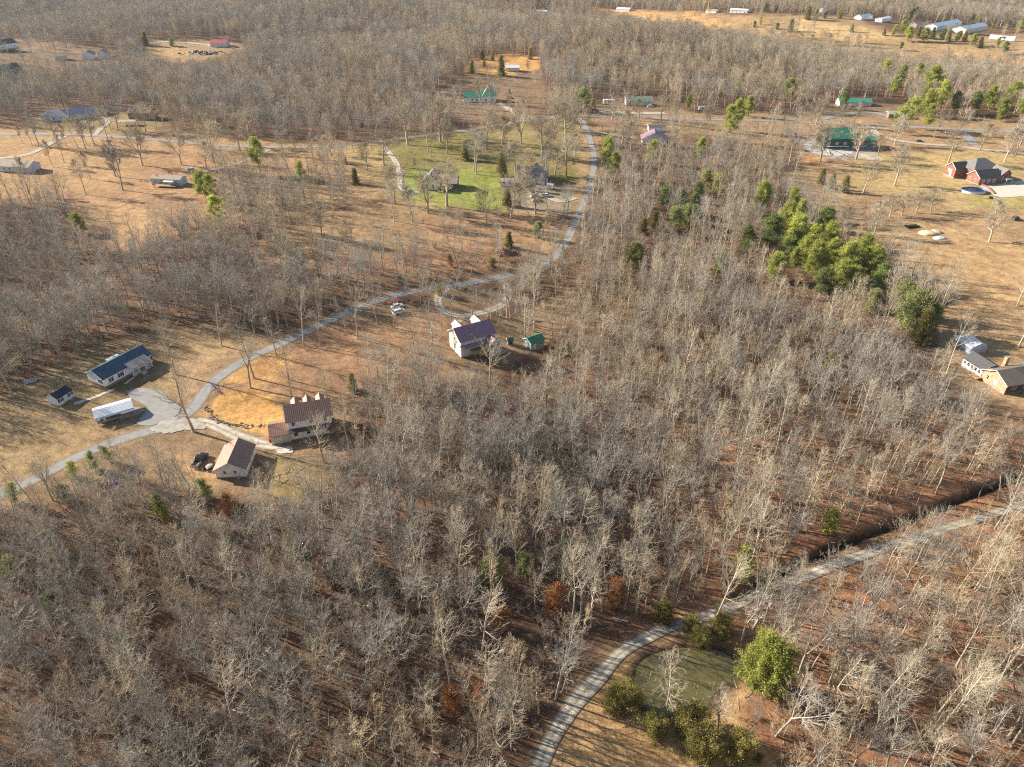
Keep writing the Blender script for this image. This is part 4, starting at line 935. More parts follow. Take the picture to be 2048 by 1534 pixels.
MB().tube((0, 0, -.3), (0, 0, 8), .07, .05, 8).build('shaft', TRIM, o)
for k in range(7): MB().box(.08, -.01, 6.4 + .2 * k, 2.3, .01, 6.4 + .2 * k + (.195)).build('stripe', CARP['red'] if k % 2 == 0 else CARP['white'], o)
MB().box(.08, -.015, 7.1, 1.0, .015, 7.79).build('canton', mat('flag_blue', (.02, .03, .18), .8, .05, 2), o)
for k, (x, y) in enumerate(((1122, 1493), (1124, 1507), (1126, 1521))):
    p = at(x, y); o = thing('marker_post', ('farthest', 'middle', 'nearest')[k] + ' of three short blue-capped posts beside the gravel drive', 'post', (p[0], p[1], HG(p[0], p[1])), 0, 'short posts by the drive')
    MB().tube((0, 0, -.2), (0, 0, .75), .07, n=8).build('shaft', BLACKP, o); MB().tube((0, 0, .751), (0, 0, .95), .09, n=8).build('cap', mat('pale_blue_cap', (.35, .5, .65), .5, .1, 2), o)
# heaps of wood and junk, fallen logs
def sticks(b, n, R_, h, l0, l1, r_, seed):
    q = random.Random(seed)
    for k in range(n):
        a, d, t = q.uniform(0, 6.28), q.uniform(0, R_) , q.uniform(0, 3.14); L = q.uniform(l0, l1); z = .1 + (1 - d / R_) * h * q.random(); x, y = d * cos(a), d * sin(a) * .7; dz = q.uniform(-.3, .3)
        b.tube((x - cos(t) * L / 2, y - sin(t) * L / 2, z), (x + cos(t) * L / 2, y + sin(t) * L / 2, z + dz), r_ * q.uniform(.5, 1.3), n=5)
    return b
p = at(1010, 505); o = thing('brush_pile', 'big brown pile of cut logs and brush below the side road bend', 'brush pile', (p[0], p[1], HG(p[0], p[1])), 0); MB().blob((0, 0, .2), (4.5, 3.0, 1.5), 3, 12, 7, .25).build('mound', mat('brown_brush', (.20, .12, .08), .95, .4, 2), o); sticks(MB(), 70, 5.5, 2.4, 1.5, 4, .16, 5).build('logs', mat('cut_log_wood', (.36, .23, .15), .9, .35, 2), o)
p = at(404, 107); o = thing('junk_heap', 'heap of dark and pale wreckage in front of the red-roofed house', 'junk heap', (p[0], p[1], HG(p[0], p[1])), 0)
q = random.Random(8); jb = {0: MB(), 1: MB(), 2: MB()}
for k in range(70):
    x, y, z = q.gauss(0, 9), q.gauss(0, 4), q.uniform(0, 2.6); jb[k % 3].blob((x, y, z * .7), (q.uniform(.6, 2.2), q.uniform(.5, 1.6), q.uniform(.3, 1.1)), k, 6, 4, .4)
for k, nm, m in ((0, 'charred_debris', BLACKP), (1, 'dark_debris', DARKSH), (2, 'pale_debris', GREYW)): jb[k].build(nm, m, o)
LOGM = mat('weathered_log', (.42, .36, .30), .9, .3, 1, stretch=(1, 4, 4))
for k, (a_, b_, r_, lab) in enumerate((((1576, 1018), (1592, 1041), .28, 'pale fallen log on the red leaf litter above the ditch'), ((858, 1495), (880, 1515), .22, 'fallen log lying at the bottom centre of the wood'), ((1690, 1302), (1740, 1310), .2, 'fallen trunk among pale trees right of the bright pine'), ((1905, 1180), (1960, 1170), .2, 'fallen trunk near the right edge below the drive'), ((690, 1350), (730, 1362), .2, 'fallen log in the lower wood left of centre'), ((1225, 1236), (1255, 1245), .2, 'fallen log on the slope above the gravel drive'))):
    A_, B_ = at(*a_), at(*b_); c_ = (A_ + B_) / 2; L = float(np.hypot(*(B_ - A_)[:2])); o = thing('fallen_log', lab, 'log', (c_[0], c_[1], HG(c_[0], c_[1]) + r_ * .7), math.atan2(B_[1] - A_[1], B_[0] - A_[0]))
    MB().tube((-L / 2, 0, 0), (L / 2, 0, .1), r_, r_ * .6, 8).build('trunk', LOGM, o); MB().tube((L * .2, 0, .05), (L * .38, .9, .7), r_ * .4, r_ * .15, 5).build('branch', LOGM, o)
# a row of loose stones edging the orange bank
rb = MB(); q = random.Random(4); sp_ = spline(at([410, 430, 452, 480, 505, 530], [812, 838, 846, 852, 854, 850])[:, :2], .5)
for x, y in sp_:
    for k in range(2):
        s_ = q.uniform(.15, .42); X, Y = x + q.gauss(0, .5), y + q.gauss(0, .5); rb.blob((X, Y, float(HG(X, Y)) + s_ * .3), (s_, s_ * .8, s_ * .6), q.randint(0, 999), 6, 4, .25)
tag(rb.build('stone_edging', mat('brown_grey_stone', (.24, .20, .17), .9, .3, 2)), 'loose brown stones edging the bright orange bank', kind='stuff')
# ------------------------------------------------------------------ single trees: photo pixel, height, form
LAWN = [
 (46,287,9,'thin'),(77,291,15,'crook'),(64,289,11,'thin'),(128,325,13,'slim'),(121,298,15,'slim'),(156,295,15,'tall'),(173,300,15,'crook'),(174,290,15,'slim'),(190,291,15,'forked'),
 (218,290,17,'tall'),(237,261,15,'crook'),(222,259,14,'slim'),(211,255,14,'slim'),(285,331,17,'vase'),(363,330,15,'vase'),(246,381,18,'forked'),(231,353,16,'crook'),(181,357,12,'thin'),
 (172,389,15,'slim'),(105,333,12,'thin'),(58,389,15,'slim'),(292,263,14,'broad'),(280,262,13,'crook'),(314,262,13,'slim'),(418,298,17,'broad'),(135,297,12,'thin'),(427,325,18,'broad'),(414,340,12,'ball'),
 (569,311,14,'crook'),(593,321,12,'thin'),(625,318,12,'slim'),(663,311,14,'broad'),(656,325,11,'ball'),(480,300,15,'ball'),(500,292,14,'ball'),
 (816,290,21,'oak'),(799,314,13,'slim'),(768,331,16,'broad'),(862,313,14,'slim'),(857,304,18,'tall'),(881,284,20,'oak'),(895,308,15,'broad'),(886,277,19,'vase'),(734,342,13,'broad'),(707,304,12,'slim'),
 (953,349,19,'forked'),(949,342,18,'tall'),(973,299,19,'broad'),(1042,287,17,'vase'),(1084,316,19,'oak'),(1131,284,19,'oak'),(1141,266,13,'broad'),(1132,354,16,'oak'),(1045,251,14,'slim'),(1004,290,13,'ball'),
 (1108,260,12,'ball'),(1101,313,12,'ball'),(1149,314,10,'ball'),(789,442,15,'tall'),(825,444,14,'crook'),(856,426,15,'vase'),(894,413,17,'oak'),(973,448,13,'broad'),(790,407,15,'broad'),(1022,435,13,'ball'),
 (1071,427,13,'oak'),(1040,415,14,'vase'),(829,339,5,'thin'),(1091,368,14,'crook'),(1052,372,13,'broad'),(1014,352,13,'vase'),(1110,350,11,'ball'),(1030,345,13,'broad'),
 (644,475,12,'broad'),(537,475,12,'oak'),(566,463,12,'vase'),(578,544,12,'ball'),(492,543,12,'broad'),(613,602,14,'forked'),(607,692,17,'tall'),(641,692,12,'forked'),(694,667,12,'crook'),(444,692,13,'broad'),
 (352,749,16,'broad'),(509,757,19,'crook'),(501,776,14,'vase'),(554,713,13,'crook'),(578,759,14,'crook'),(212,660,15,'tall'),(186,687,14,'broad'),(152,701,14,'crook'),(97,731,14,'broad'),(67,738,15,'oak'),(27,795,17,'broad'),
 (715,677,17,'tall'),(756,648,14,'many'),(790,673,13,'slim'),(883,660,15,'slim'),(902,648,17,'forked'),(944,643,15,'forked'),(1014,637,17,'broad'),(1067,663,20,'tall'),(1052,690,16,'pale'),(1105,684,16,'slim'),
 (864,690,14,'many'),(830,707,14,'broad'),(867,793,14,'slim'),(837,759,15,'feather'),(980,764,13,'ball'),(1158,700,13,'slim'),(388,864,17,'oak'),(106,1001,13,'vase'),(248,1011,15,'crook'),(278,1001,18,'slim'),
 (244,960,14,'slim'),(649,925,14,'oak'),(584,793,10,'ball'),(655,800,9,'ball'),(690,842,9,'feather'),(540,1000,8,'ball'),(520,985,7,'ball'),(548,960,6,'ball'),
 (1746,473,13,'pale'),(1978,484,15,'pale'),(2033,612,15,'pale'),(2037,694,13,'oak'),(1690,451,7,'ball'),(1779,434,8,'ball'),(1804,431,8,'ball'),(1832,426,8,'ball'),(1861,422,8,'ball'),(1720,446,7,'thin'),
 (1789,371,17,'pale'),(1726,386,13,'broad'),(1896,326,15,'broad'),(2008,325,16,'pale'),(2031,309,16,'crook'),(1915,270,13,'broad'),(1789,290,15,'pale'),(1712,318,15,'oak'),(1640,323,17,'vase'),(1577,331,15,'crook'),
 (1618,325,13,'slim'),(1755,311,9,'ball'),(1632,249,14,'vase'),(1707,255,15,'forked'),(1418,260,13,'broad'),(1867,280,14,'slim'),(1891,270,13,'slim'),(1680,246,9,'ball'),(2040,290,13,'ball'),(1960,300,12,'ball'),
 (1492,78,8,'ball'),(1510,80,9,'ball'),(1540,82,8,'ball'),(1563,84,10,'vase'),(1600,86,9,'ball'),(1622,88,8,'ball'),(1655,90,9,'ball'),(1690,92,8,'ball'),(1715,94,9,'ball'),
 (1223,246,13,'oak'),(1249,233,13,'oak'),(1278,242,11,'ball'),(1322,240,13,'vase'),(1343,249,13,'broad'),(996,211,15,'slim'),(979,207,15,'tall'),(961,207,14,'broad'),(923,218,16,'slim'),(1017,224,13,'slim'),
 (1160,258,12,'ball'),(1245,285,15,'ball'),(1262,300,13,'ball'),(1340,300,11,'broad'),
 (1330,1432,17,'pale'),(1437,1462,12.5,'pale'),(1500,1480,9,'crook'),
]
# photo pixel of the crown's middle, height, form
EG = [
 (515,312,19,'pine'),(420,380,15,'layered'),(436,425,15,'layered'),(405,370,13,'roundpine'),(600,342,10,'youngpine'),(157,446,9,'roundpine'),(709,352,8,'cedar'),(691,321,4,'cedar'),
 (1216,300,14,'roundpine'),(1228,330,13,'roundpine'),(1310,303,12,'roundpine'),(1403,300,14,'pine'),(1458,245,21,'layered'),(1478,228,19,'pine'),(1500,213,13,'roundpine'),(1377,205,11,'darkpine'),(1449,175,11,'pine'),(1474,180,11,'pine'),
 (1582,177,14,'roundpine'),(1690,200,12,'darkpine'),(1768,145,19,'pine'),(1802,152,18,'pine'),(1838,148,17,'pine'),(1790,175,17,'layered'),(1868,165,22,'roundpine'),(1885,195,22,'pine'),(1850,205,18,'roundpine'),(1825,225,20,'layered'),
 (1800,240,17,'layered'),(1858,235,17,'layered'),(1915,205,15,'darkpine'),(1955,205,15,'darkpine'),(1985,195,15,'roundpine'),(2025,190,17,'roundpine'),(2010,220,14,'roundpine'),(2045,215,15,'pine'),(1950,160,10,'darkpine'),
 (1523,398,15,'roundpine'),(1570,440,17,'pine'),(1605,428,13,'pine'),(1600,475,18,'roundpine'),(1643,450,16,'darkpine'),(1628,492,17,'pine'),(1498,482,13,'darkpine'),(1555,533,11,'roundpine'),(1592,522,11,'pine'),
 (1640,524,15,'roundpine'),(1695,525,17,'pine'),(1742,533,16,'pine'),(1712,562,12,'layered'),(1440,528,10,'youngpine'),(1832,622,14,'holly'),(1850,650,12,'cedar'),(1664,724,7,'youngpine'),(1752,600,8,'holly'),(1363,405,12,'darkpine'),
 (1380,430,10,'holly'),(1398,385,10,'darkpine'),(1312,440,8,'cedar'),(1288,452,7,'cedar'),(1440,370,11,'roundpine'),(1415,362,11,'roundpine'),(1268,510,10,'holly'),
 (1545,470,17,'darkpine'),(1660,478,15,'pine'),(1668,515,15,'pine'),(1722,505,15,'pine'),(1760,560,12,'darkpine'),(1612,505,15,'pine'),(1585,405,14,'pine'),(1810,600,12,'holly'),(1865,640,11,'darkpine'),(1580,492,14,'darkpine'),(1690,555,13,'roundpine'),
 (1330,395,12,'darkpine'),(1350,440,11,'holly'),(1395,410,12,'darkpine'),(1645,560,9,'holly'),
 (1646,352,8,'cedar'),(1666,361,8,'cedar'),(1691,367,8.5,'cedar'),(705,764,6,'cedar'),(408,978,6,'youngpine'),(320,1018,6.5,'youngpine'),(145,937,5,'youngpine'),(183,922,5,'youngpine'),(213,908,5,'youngpine'),(25,985,6,'youngpine'),(125,985,5,'holly'),
 (978,1148,8,'holly'),(1052,1128,5,'holly'),(1130,1090,5,'holly'),(1520,1330,12.5,'roundpine'),(1548,1345,12,'roundpine'),(1228,1397,4.2,'bush'),(1262,1398,4.6,'bush'),(1308,1457,3.6,'bush'),(1378,1440,5.2,'bush'),(1412,1478,5.4,'bush'),
 (1478,1503,4.6,'bush'),(1520,1518,2.2,'sprig'),(1326,1226,3.8,'bush'),(1404,1272,3.4,'bush'),(1442,1248,4,'bush'),(1384,1250,3,'bush'),(1284,1146,2.5,'sprig'),(1488,1132,8,'youngpine'),(1663,1045,7,'youngpine'),
 (1240,1197,1.8,'sprig'),(1130,1155,3,'sprig'),(943,132,11,'cedar'),(1003,130,16,'cedar'),(1163,200,15,'holly'),(1185,208,8,'cedar'),(930,300,11,'cedar'),(1005,330,12,'cedar'),(1015,395,8,'cedar'),(1018,478,7,'cedar'),(1075,460,7,'holly'),
 (288,76,14,'cedar'),(342,84,8,'holly'),(965,108,9,'cedar'),(985,112,8,'cedar'),(968,128,5,'holly'),(1060,106,10,'cedar'),(1418,15,11,'youngpine'),(1530,14,11,'roundpine'),(1553,14,9,'cedar'),(1522,42,9,'youngpine'),(1583,50,14,'cedar'),
 (1617,25,15,'cedar'),(1632,28,13,'cedar'),(1650,30,7,'holly'),(1680,30,7,'bush'),(1705,55,9,'cedar'),(1510,48,7,'holly'),(1555,52,7,'holly'),
 (1770,62,9,'cedar'),(1790,60,11,'youngpine'),(1808,55,17,'pine'),(1820,68,15,'roundpine'),(1838,64,12,'cedar'),(1852,70,14,'roundpine'),(1868,66,12,'cedar'),(1884,72,14,'darkpine'),(1900,70,12,'cedar'),(1916,74,13,'darkpine'),(1932,72,11,'cedar'),(1948,80,12,'roundpine'),
 (1962,84,11,'cedar'),(1822,30,17,'darkpine'),(1832,24,15,'pine'),(1995,88,12,'pine'),(2012,96,13,'darkpine'),(1990,46,12,'cedar'),(2015,52,14,'darkpine'),(2040,50,14,'roundpine'),(1945,38,12,'cedar'),(1960,42,12,'cedar'),(1803,92,9,'darkpine'),
 (1240,130,11,'darkpine'),(1215,150,10,'holly'),(590,1090,4,'holly'),(110,1200,5,'holly'),(20,1130,6,'youngpine'),(90,1080,5,'youngpine'),(880,580,3.2,'bush'),(985,525,3.2,'bush'),(800,560,3,'holly'),(1140,700,4,'holly'),(1540,1180,3,'holly'),
 (905,1398,6,'russet'),(1232,1190,7,'russet'),(1108,1200,8,'russet'),(1005,1235,6,'russet'),(960,1385,5,'russet'),(455,1010,6,'russet'),(900,520,5,'russet'),(645,1140,6,'russet'),(300,1120,5,'russet'),
]
EGXY = []
for _x, _y, _h, _k in EG:
    _g = at(_x, _y, _h * .55); EGXY.append((_g[0], _g[1], _h))
# ------------------------------------------------------------------ bare trees, brush and evergreens
def unit(v): return v / (np.linalg.norm(v, axis=-1, keepdims=True) + 1e-9)
def grow(P, D, L, R, nseg, wander, up, rng, taper=.3):
    B = len(P); pts = np.zeros((B, nseg + 1, 3)); rad = np.zeros((B, nseg + 1)); pts[:, 0] = P; d = D.copy()
    for i in range(nseg):
        d = unit(d + rng.normal(0, wander, (B, 3)) + np.array([0, 0, up]))
        pts[:, i + 1] = pts[:, i] + d * (L / nseg)[:, None]
    rad[:] = R[:, None] * (1 - (1 - taper) * np.linspace(0, 1, nseg + 1)[None])
    return pts, rad
def spread(pts, rad, Ls, n, tmin, a0, a1, ratio, rk, rng, rmin, shrink=.55, prof=None):
    """n side branches on each parent"""
    B, k, _ = pts.shape
    t = tmin + (1 - tmin) * (np.arange(n)[None] + rng.uniform(0, 1, (B, n))) / n; t = np.clip(t, 0, .995)
    f = t * (k - 1); i = f.astype(int); u = (f - i)[..., None]; b = np.arange(B)[:, None]
    p = pts[b, i] * (1 - u) + pts[b, i + 1] * u; T = unit(pts[b, i + 1] - pts[b, i])
    r = rad[b, i] * (1 - u[..., 0]) + rad[b, i + 1] * u[..., 0]
    q = rng.normal(0, 1, (B, n, 3)); q = unit(q - (q * T).sum(-1, keepdims=True) * T)
    g = (t - tmin) / (1 - tmin); a = np.radians(a0 + (a1 - a0) * g + rng.normal(0, 9, t.shape))[..., None]
    d = T * np.cos(a) + q * np.sin(a)
    sh = (1 - shrink * g) if prof is None else prof(g)
    L = Ls[:, None] * ratio * sh * rng.uniform(.65, 1.3, t.shape)
    return p.reshape(-1, 3), d.reshape(-1, 3), L.ravel(), np.maximum(r * rk, rmin).ravel()
def tubes(groups):
    """groups of (points, radii, sides) -> vertices and quads"""
    Vs, Fs, o = [], [], 0
    for pts, rad, n in groups:
        B, k, _ = pts.shape; T = np.gradient(pts, axis=1); T = unit(T)
        ref = np.where(np.abs(T[:, :1, 2:3]) < .9, np.array([0, 0, 1.]), np.array([1., 0, 0]))
        U = unit(np.cross(T, np.broadcast_to(ref, T.shape))); W = np.cross(T, U)
        a = 2 * pi * np.arange(n) / n
        V = pts[:, :, None] + rad[:, :, None, None] * (U[:, :, None] * np.cos(a)[:, None] + W[:, :, None] * np.sin(a)[:, None])
        base = o + (np.arange(B)[:, None, None] * k + np.arange(k - 1)[None, :, None]) * n + np.arange(n)
        nxt = o + (np.arange(B)[:, None, None] * k + np.arange(k - 1)[None, :, None]) * n + (np.arange(n) + 1) % n
        Fs.append(np.stack([base, nxt, nxt + n, base + n], -1).reshape(-1, 4)); Vs.append(V.reshape(-1, 3)); o += B * k * n
    return np.vstack(Vs), np.vstack(Fs)
BARK = mat('grey_tan_bark', (.52, .435, .315), .9, .3, 1.2, col2=(.32, .265, .195), rnd=.28)
BARK_PALE = mat('pale_bark', (.60, .52, .395), .9, .3, 1.0, col2=(.38, .325, .245), rnd=.12)
BARK_DARK = mat('dark_bark', (.22, .185, .155), .9, .3, 1.0, rnd=.2)
TWIG_RED = mat('reddish_twigs', (.34, .25, .20), .9, .25, 1.0, rnd=.3)

def bare_tree(seed, h, r, start, n1, ratio, a0, a1, up, forks=1, lod=0, wander=.085, n2=6, n3=4, n4=0, lean=.03, prof=None, tw=1.0):
    """returns trunk (V,F) and crown (V,F)"""
    rng = np.random.default_rng(seed)
    prof = prof or (lambda g: .75 + .55 * np.sin(pi * np.clip(g * .9 + .1, 0, 1)) - .75 * g ** 3)
    lead = unit(np.array([[rng.normal(0, lean), rng.normal(0, lean), 1.]]))
    if forks == 1:
        tp, tr = grow(np.array([[0, 0, -.3]]), lead, np.array([h + .3]), np.array([r * 1.15]), 12, .035, .03, rng, .16)
        trunk = [(tp, tr, 6)]; st = [(tp, tr, np.array([h]), start)]
    else:
        fh = h * rng.uniform(.25, .42)
        tp, tr = grow(np.array([[0, 0, -.3]]), lead, np.array([fh + .3]), np.array([r]), 5, .03, .03, rng, .8)
        e = tp[:, -1]; az = rng.uniform(0, 6.28) + 2 * pi * np.arange(forks) / forks + rng.normal(0, .3, forks)
        d = unit(np.stack([np.cos(az) * .42, np.sin(az) * .42, np.ones(forks)], 1))
        lp, lr = grow(np.repeat(e, forks, 0), d, (h - fh) * rng.uniform(.85, 1.08, forks), np.full(forks, r * .66), 9, .05, .07, rng, .15)
        trunk = [(tp, tr, 6), (lp, lr, 5)]; st = [(lp, lr, np.full(forks, h), max(.05, (start * h - fh) / (h - fh)))]
        n1 = int(n1 / forks * 1.35)
    tp, tr, tl, tm = st[0]
    p, d, L, R = spread(tp, tr, tl, n1, tm, a0, a1, ratio, .44, rng, .03, prof=prof)
    p1, r1 = grow(p, d, L, R, 6, wander, up, rng, .25); g = [(p1, r1, 4)]
    p, d, L2, R = spread(p1, r1, L, n2, .15, 44, 26, .58, .62, rng, .024 * tw)
    p2, r2 = grow(p, d, L2, R, 4, wander * 1.3, up * .8, rng, .4); g.append((p2, r2, 3))
    p, d, L3, R = spread(p2, r2, L2, n3, .15, 42, 26, .62, .7, rng, .0185 * tw)
    p3, r3 = grow(p, d, L3, R, 3 if not lod else 2, wander * 1.6, up * .6, rng, .5); g.append((p3, r3, 3))
    if n4:
        p, d, L4, R = spread(p3, r3, np.maximum(L3, .8), n4, .25, 46, 34, .62, .8, rng, .014 * tw)
        p4, r4 = grow(p, d, L4, R, 2, wander * 1.5, up * .5, rng, .6); g.append((p4, r4, 3))
    return tubes(trunk), tubes(g)
def me_of(name, VF, m):
    me = fast_mesh(name, VF[0], [VF[1]]); me.materials.append(m); return me
def joined(name, a, b, m):
    me = fast_mesh(name, np.vstack([a[0], b[0]]), [np.vstack([a[1], b[1] + len(a[0])])]); me.materials.append(m); return me

tall = lambda g: .65 + .6 * np.sin(pi * np.clip(g + .08, 0, 1)) - .55 * g ** 3
KINDS = {                                                           # arguments, look in words
 'slim':   (dict(seed=1, h=20, r=0.172, start=.42, n1=20, ratio=0.172, a0=58, a1=30, up=.10), 'slim straight'),
 'tall':   (dict(seed=2, h=22, r=0.224, start=.45, n1=20, ratio=0.206, a0=55, a1=30, up=.10), 'tall'),
 'forked': (dict(seed=3, h=20, r=0.232, start=.40, n1=20, ratio=0.189, a0=50, a1=32, up=.09, forks=2), 'fork-trunked'),
 'broad':  (dict(seed=4, h=18, r=0.258, start=.30, n1=22, ratio=0.258, a0=64, a1=34, up=.10), 'broad-crowned'),
 'crook':  (dict(seed=5, h=17, r=0.198, start=.35, n1=18, ratio=0.232, a0=62, a1=36, up=.07, wander=.17, lean=.10), 'crooked'),
 'many':   (dict(seed=6, h=18, r=0.258, start=.34, n1=22, ratio=0.198, a0=52, a1=32, up=.09, forks=3), 'many-stemmed'),
 'feather':(dict(seed=7, h=19, r=0.189, start=.22, n1=30, ratio=0.163, a0=66, a1=30, up=.12), 'feathery'),
 'thin':   (dict(seed=8, h=13, r=0.103, start=.35, n1=14, ratio=0.172, a0=50, a1=30, up=.10), 'thin young'),
 'oak':    (dict(seed=9, h=16, r=0.310, start=.28, n1=20, ratio=0.344, a0=66, a1=28, up=.075, wander=.13, n2=7), 'wide oak-like'),
 'vase':   (dict(seed=10, h=16, r=0.292, start=.34, n1=20, ratio=0.258, a0=42, a1=26, up=.05, forks=3, n2=7), 'vase-shaped'),
 'ball':   (dict(seed=12, h=11, r=0.206, start=.24, n1=18, ratio=0.361, a0=62, a1=26, up=.06, n2=7), 'low round-headed'),
 'pale':   (dict(seed=13, h=17, r=0.224, start=.22, n1=26, ratio=0.224, a0=68, a1=30, up=.11, wander=.12, n2=7), 'pale'),
}
BARK_GREY = mat('cool_grey_bark', (.43, .395, .335), .9, .3, 1.2, col2=(.25, .23, .20), rnd=.25)
BARK_TAN = mat('warm_tan_bark', (.54, .43, .29), .9, .3, 1.2, col2=(.34, .265, .18), rnd=.22)
FAM = {'tall': BARK_PALE, 'forked': BARK_GREY, 'many': BARK_GREY, 'feather': BARK_TAN, 'thin': BARK_TAN, 'pale': BARK_PALE, 'crook': BARK_GREY}
TM = {}; TJ = {}; TREE_SRC = bpy.data.collections.new('woodland_forms')
proto = {}
for k, (kw, look) in KINDS.items():
    a, b = bare_tree(**kw); m = FAM.get(k, BARK)
    TM[k] = (me_of('trunk', a, m), me_of('crown', b, m), kw['h'])
    k2 = dict(kw); k2.update(r=kw['r'] * 1.6, tw=2.0, n2=8, n3=6, n4=2, ratio=kw['ratio'] * 1.25, seed=kw['seed'] + 20); a, b = bare_tree(**k2); TM['L' + k] = (me_of('trunk', a, m), me_of('crown', b, m), kw['h'])
WOOD = ['slim', 'tall', 'forked', 'broad', 'crook', 'many', 'feather', 'thin']
for q, k in enumerate(WOOD + ['pale']):
    kw = dict(KINDS[k][0]); kw['seed'] += 50
    if k == 'pale': kw['h'] = 19
    a, b = bare_tree(**kw); o = bpy.data.objects.new('form_%02d' % q, joined('bare_tree_form', a, b, FAM.get(k, BARK))); TREE_SRC.objects.link(o)
NFORM = len(WOOD) + 1
for q, (k, s) in enumerate((('tall', 90), ('forked', 91), ('broad', 92), ('feather', 93))):   # distant forms: fewer, stouter twigs
    kw = dict(KINDS[k][0]); kw.update(seed=s, r=kw['r'] * 1.45, n4=0, n3=4, n2=6, lod=1, tw=1.7, ratio=kw['ratio'] * 1.3)
    a, b = bare_tree(**kw); o = bpy.data.objects.new('form_%02d' % (NFORM + q), joined('far_tree_form', a, b, (BARK, BARK_GREY, BARK, BARK_TAN)[q])); TREE_SRC.objects.link(o)

def scatter_stuff(name, P, rot, scl, ix, coll, label):
    """one object whose points carry copies of the forms in coll"""
    me = bpy.data.meshes.new(name); me.vertices.add(len(P)); me.vertices.foreach_set('co', np.asarray(P, np.float32).ravel())
    for nm, tp, arr, key in (('turn', 'FLOAT_VECTOR', rot, 'vector'), ('size', 'FLOAT_VECTOR', scl, 'vector'), ('form', 'INT', ix, 'value')):
        at_ = me.attributes.new(nm, tp, 'POINT'); at_.data.foreach_set(key, np.asarray(arr, np.int32 if tp == 'INT' else np.float32).ravel())
    o = link(name, me); tag(o, label, kind='stuff')
    ng = bpy.data.node_groups.new(name + '_scatter', 'GeometryNodeTree')
    ng.interface.new_socket('Geometry', in_out='INPUT', socket_type='NodeSocketGeometry'); ng.interface.new_socket('Geometry', in_out='OUTPUT', socket_type='NodeSocketGeometry')
    N, L = ng.nodes, ng.links; gi, go = N.new('NodeGroupInput'), N.new('NodeGroupOutput')
    ins = N.new('GeometryNodeInstanceOnPoints'); ci = N.new('GeometryNodeCollectionInfo')
    ci.inputs['Collection'].default_value = coll; ci.inputs['Separate Children'].default_value = True; ci.inputs['Reset Children'].default_value = True
    def attr(nm, tp):
        a = N.new('GeometryNodeInputNamedAttribute'); a.data_type = tp; a.inputs['Name'].default_value = nm; return a.outputs['Attribute']
    L.new(gi.outputs[0], ins.inputs['Points']); L.new(ci.outputs[0], ins.inputs['Instance']); ins.inputs['Pick Instance'].default_value = True
    L.new(attr('form', 'INT'), ins.inputs['Instance Index'])
    er = N.new('FunctionNodeEulerToRotation'); L.new(attr('turn', 'FLOAT_VECTOR'), er.inputs[0]); L.new(er.outputs[0], ins.inputs['Rotation'])
    L.new(attr('size', 'FLOAT_VECTOR'), ins.inputs['Scale']); L.new(ins.outputs[0], go.inputs[0])
    md = o.modifiers.new('scatter', 'NODES'); md.node_group = ng
    return o

# where the wood stands
rng = np.random.default_rng(5)
def field(d0, d1, cell):
    xs = np.arange(-d1 * .86 - 60, d1 * .86 + 60, cell); ys_ = np.arange(max(8, d0 * .5), d1 * 1.05, cell)
    X, Y = np.meshgrid(xs, ys_); X = (X + rng.uniform(-.48, .48, X.shape) * cell).ravel(); Y = (Y + rng.uniform(-.48, .48, Y.shape) * cell).ravel()
    D = np.hypot(X, Y); k = (D >= d0) & (D < d1); return X[k], Y[k]
def frame_filter(X, Y, pad=170):
    Z = H(X, Y); px, py, d = proj(np.stack([X, Y, Z], -1)); return (d > 5) & (px > -pad) & (px < 2048 + pad) & (py > -60) & (py < 2250)
def wood_points(d0, d1, cell, keep=1.0):
    X, Y = field(d0, d1, cell); k = frame_filter(X, Y); X, Y = X[k], Y[k]
    s = tree_share(X, Y) * keep; k = rng.uniform(0, 1, len(X)) < s; return X[k], Y[k]
a = wood_points(0, 270, 4.15); b = wood_points(270, 520, 5.7); c = wood_points(520, 1650, 7.6)
TX, TY = np.concatenate([a[0], b[0], c[0]]), np.concatenate([a[1], b[1], c[1]])
TZ = H(TX, TY); tpx, tpy, td = proj(np.stack([TX, TY, TZ], -1)); DD = np.hypot(TX, TY)
# the wood right of the gravel drive is thinner and paler
thin = ((tpx > 1350) & (tpy > 760) & (tpy < 1100) & (rng.uniform(0, 1, len(TX)) < .08)) | ((rng.uniform(0, 1, len(TX)) < .20 * (wob(TX, TY, 30) > .25)))
keep = ~thin; TX, TY, TZ, tpx, tpy, td, DD = (v[keep] for v in (TX, TY, TZ, tpx, tpy, td, DD)); n = len(TX)
form = rng.choice(NFORM, n, p=np.array([.18, .12, .14, .13, .11, .1, .12, .08, .02]))
fam_ = wob(TX + 90, TY - 40, 38) + rng.normal(0, .35, n) - .55 * (1 - sstep(500, 1150, tpx))             # stands of like trees; greyer to the left, backlit tone put into the bark
form = np.where(fam_ > .55, rng.choice([6, 7, 0], n), np.where(fam_ < -.55, rng.choice([2, 4, 5], n), form))
far_ = DD > 520; form = np.where(far_, NFORM + np.where(fam_ > .4, 3, np.where(fam_ < -.4, 1, rng.choice([0, 2], n))), form)
size = (.52 + .56 * rng.beta(2.2, 2.0, n)) * (1 + .12 * wob(TX, TY, 45)) * np.where(far_, .95, 1)
size = np.where((tpy > 380) & (tpy < 640) & (tpx < 1060) & (tree_share(TX, TY) < .6), size * .7, size)
turn = np.stack([rng.normal(0, .05, n), rng.normal(0, .05, n), rng.uniform(0, 6.28, n)], 1)

